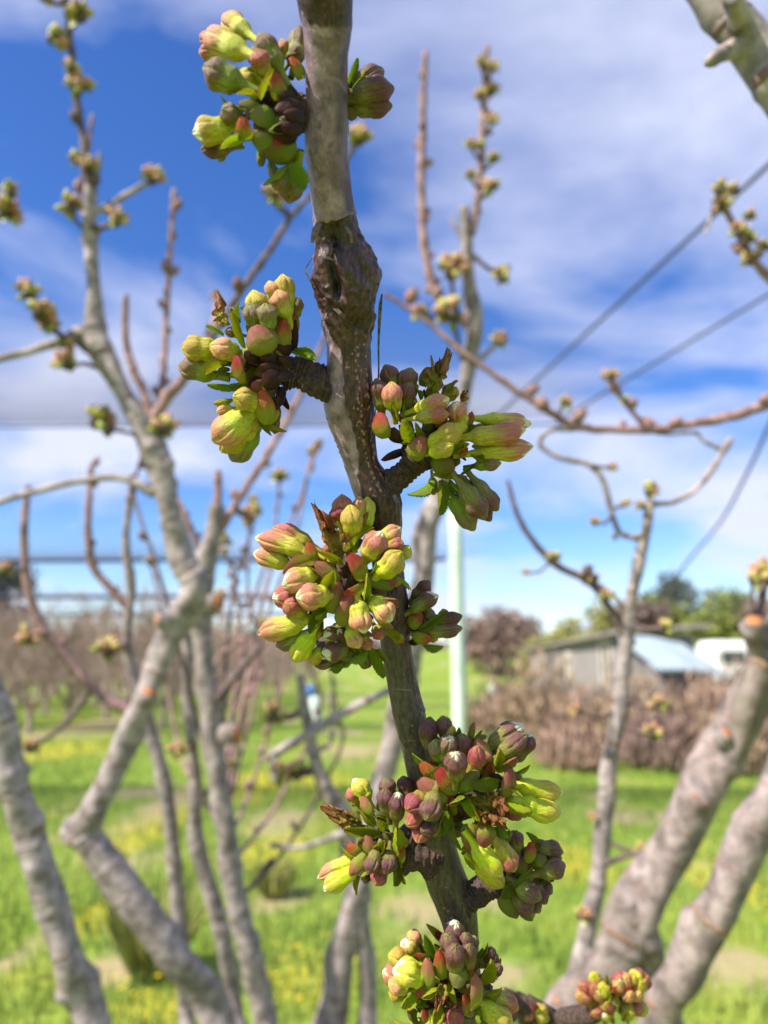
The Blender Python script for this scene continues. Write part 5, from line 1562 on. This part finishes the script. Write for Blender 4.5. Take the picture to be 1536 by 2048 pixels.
cluster('c2', (530, 725), 200, .206, .014, [(662, 775, .207, 52), (632, 764, .206, 58), (600, 748, .206, 50), (560, 735, .205, 54), (520, 728, .204, 62), (495, 726, .202, 40)], C2, 5, 103)
cluster('c3', (860, 885), 215, .212, .014, [(762, 975, .213, 60), (795, 955, .212, 46), (825, 930, .211, 44), (850, 905, .209, 70), (880, 890, .206, 56)], C3R, 4, 104)
cluster('c4', (672, 1160), 185, .207, .013, [(780, 1195, .214, 60), (735, 1180, .209, 66), (695, 1165, .204, 80), (672, 1160, .200, 56)], C4, 6, 105)
cluster('c4r', (830, 1240), 105, .219, .006, [(795, 1245, .217, 40), (830, 1243, .218, 44), (850, 1240, .217, 24)], C4R, 0, 106)
cluster('c5l', (772, 1688), 155, .219, .010, [(868, 1715, .222, 60), (835, 1706, .220, 54), (800, 1698, .219, 54), (772, 1688, .216, 34)], C5L, 0, 107)
cluster('c5m', (930, 1585), 200, .213, .013, [(862, 1605, .220, 60), (900, 1592, .214, 76), (940, 1585, .209, 76), (962, 1580, .205, 46)], C5M, 5, 108)
cluster('c5r', (1035, 1755), 115, .221, .009, [(905, 1812, .225, 60), (940, 1796, .224, 52), (970, 1778, .223, 50), (1005, 1765, .221, 46), (1035, 1752, .218, 26)], C5R, 0, 109)
cluster('c6', (900, 1965), 160, .219, .013, [(945, 1990, .230, 60), (920, 1980, .224, 70), (900, 1970, .218, 56)], C6, 5, 110)


# blurred cluster lower right, on a spur of the right hand tree
def loose_cluster(cx, cy, rx, ry, depth, n, tree, seed, spurpts):
    g = np.random.default_rng(seed)
    w, r = limb_pts(spurpts)
    M = Mesh(); M.tube(w + [Vector((0.27, 0.60, 1.05)), Vector((0.28, 0.90, 0.92)), Vector((0.29, 0.95, 0.8))], r + [0.006, 0.010, 0.014], 14, 8, 0.12, seed, 0, True, 0.06)
    sp = obj('fruiting_spur', M.mesh('fruiting_spur'), SPUR, tree)
    for k in range(n):
        while True:
            u, v = g.uniform(-1, 1, 2)
            if u * u + v * v < 1: break
        h = math.sqrt(1 - (u * u + v * v) * 0.95)
        x, y = cx + u * rx, cy + v * ry
        za = depth - 0.010 * h
        kind = g.choice(['b', 'b', 'b', 'l', 's'])
        pal = {'b': ['y', 'y', 'p', 'r', 'Y'], 'l': ['y', 'y', 'g'], 's': ['r', 'p', 'b']}[kind]
        place(kind, cx + u * rx * 0.6, cy + v * ry * 0.6 + 6, za + 0.008, x, y, za, g.uniform(26, 36), pal[g.integers(len(pal))], sp, (cx, cy))


loose_cluster(1232, 1985, 80, 56, .30, 46, B.root, 5, [(1232, 1990, .295, 30), (1180, 2025, .305, 36), (1120, 2040, .315, 36), (1090, 2090, .34, 34)])
loose_cluster(1066, 2025, 34, 36, .32, 14, B.root, 6, [(1066, 2030, .315, 20), (1075, 2070, .32, 22)])


# torn bark and the dry blade caught on the stem
for pts, wd, mat in (
        ([(764, 588, .196), (760, 620, .197), (757, 690, .200), (757, 750, .203), (750, 835, .206)], [3, 7, 4, 3.4, 2], STRIP),
        ([(638, 500, .190), (648, 512, .188), (660, 517, .187), (674, 522, .189)], [3, 6, 5, 2], PALESTRIP),
        ([(626, 515, .198), (612, 538, .197), (618, 556, .196), (630, 575, .196)], [2, 3, 4, 5], STRIP),
        ([(640, 445, .188), (630, 462, .186), (624, 486, .187)], [12, 12, 6], PALESTRIP),
        ([(690, 452, .188), (700, 466, .187), (704, 486, .188)], [7, 7, 4], PALESTRIP),
        ([(714, 486, .194), (736, 512, .195), (750, 540, .196), (757, 572, .197)], [9, 11, 10, 3], STRIP),
        ([(655, 622, .198), (648, 634, .196), (645, 648, .196)], [5, 5, 2], PALESTRIP),
        ([(664, 610, .196), (682, 628, .194), (700, 642, .196)], [7, 8, 3], STRIP),
        ([(700, 520, .192), (695, 545, .190), (704, 565, .192)], [5, 6, 4], STRIP),
        ([(655, 470, .191), (662, 495, .190), (658, 520, .191)], [6, 6, 4], STRIP),
        ([(676, 606, .196), (655, 600, .196), (640, 590, .198)], [5, 5, 3], STRIP),
        ([(788, 990, .206), (792, 1000, .205), (800, 1004, .206)], [7, 8, 3], PALESTRIP),
        ([(793, 1135, .209), (803, 1160, .209), (818, 1180, .209)], [3, 3, 2], PALESTRIP)):
    w_ = [P(*q) for q in pts]
    c_ = catmull(np.array([[*p_, q_ / FPX * 0.2] for p_, q_ in zip(w_, wd)]), 7)
    n_ = len(c_)
    T_ = np.gradient(c_[:, :3], axis=0); T_ /= np.linalg.norm(T_, axis=1)[:, None]
    bm = bmesh.new()
    rows = []
    for i in range(n_):
        tn = Vector(T_[i]); sd = tn.cross(FWD).normalized(); up_ = sd.cross(tn)
        hw = c_[i, 3] * 0.5
        p_ = Vector(c_[i, :3])
        rows.append([bm.verts.new(p_ + sd * hw * k + up_ * hw * 0.45 * (1 - abs(k)) * (1 if i % 3 else 0.7)) for k in (-1, -.4, .3, 1)])
    for i in range(n_ - 1):
        for k in range(3):
            bm.faces.new((rows[i][k], rows[i][k + 1], rows[i + 1][k + 1], rows[i + 1][k]))
    bmesh.ops.solidify(bm, geom=bm.faces[:], thickness=0.0002)
    me = bpy.data.meshes.new('bark_strip'); bm.to_mesh(me); bm.free()
    obj('bark_strip', me, mat, F)
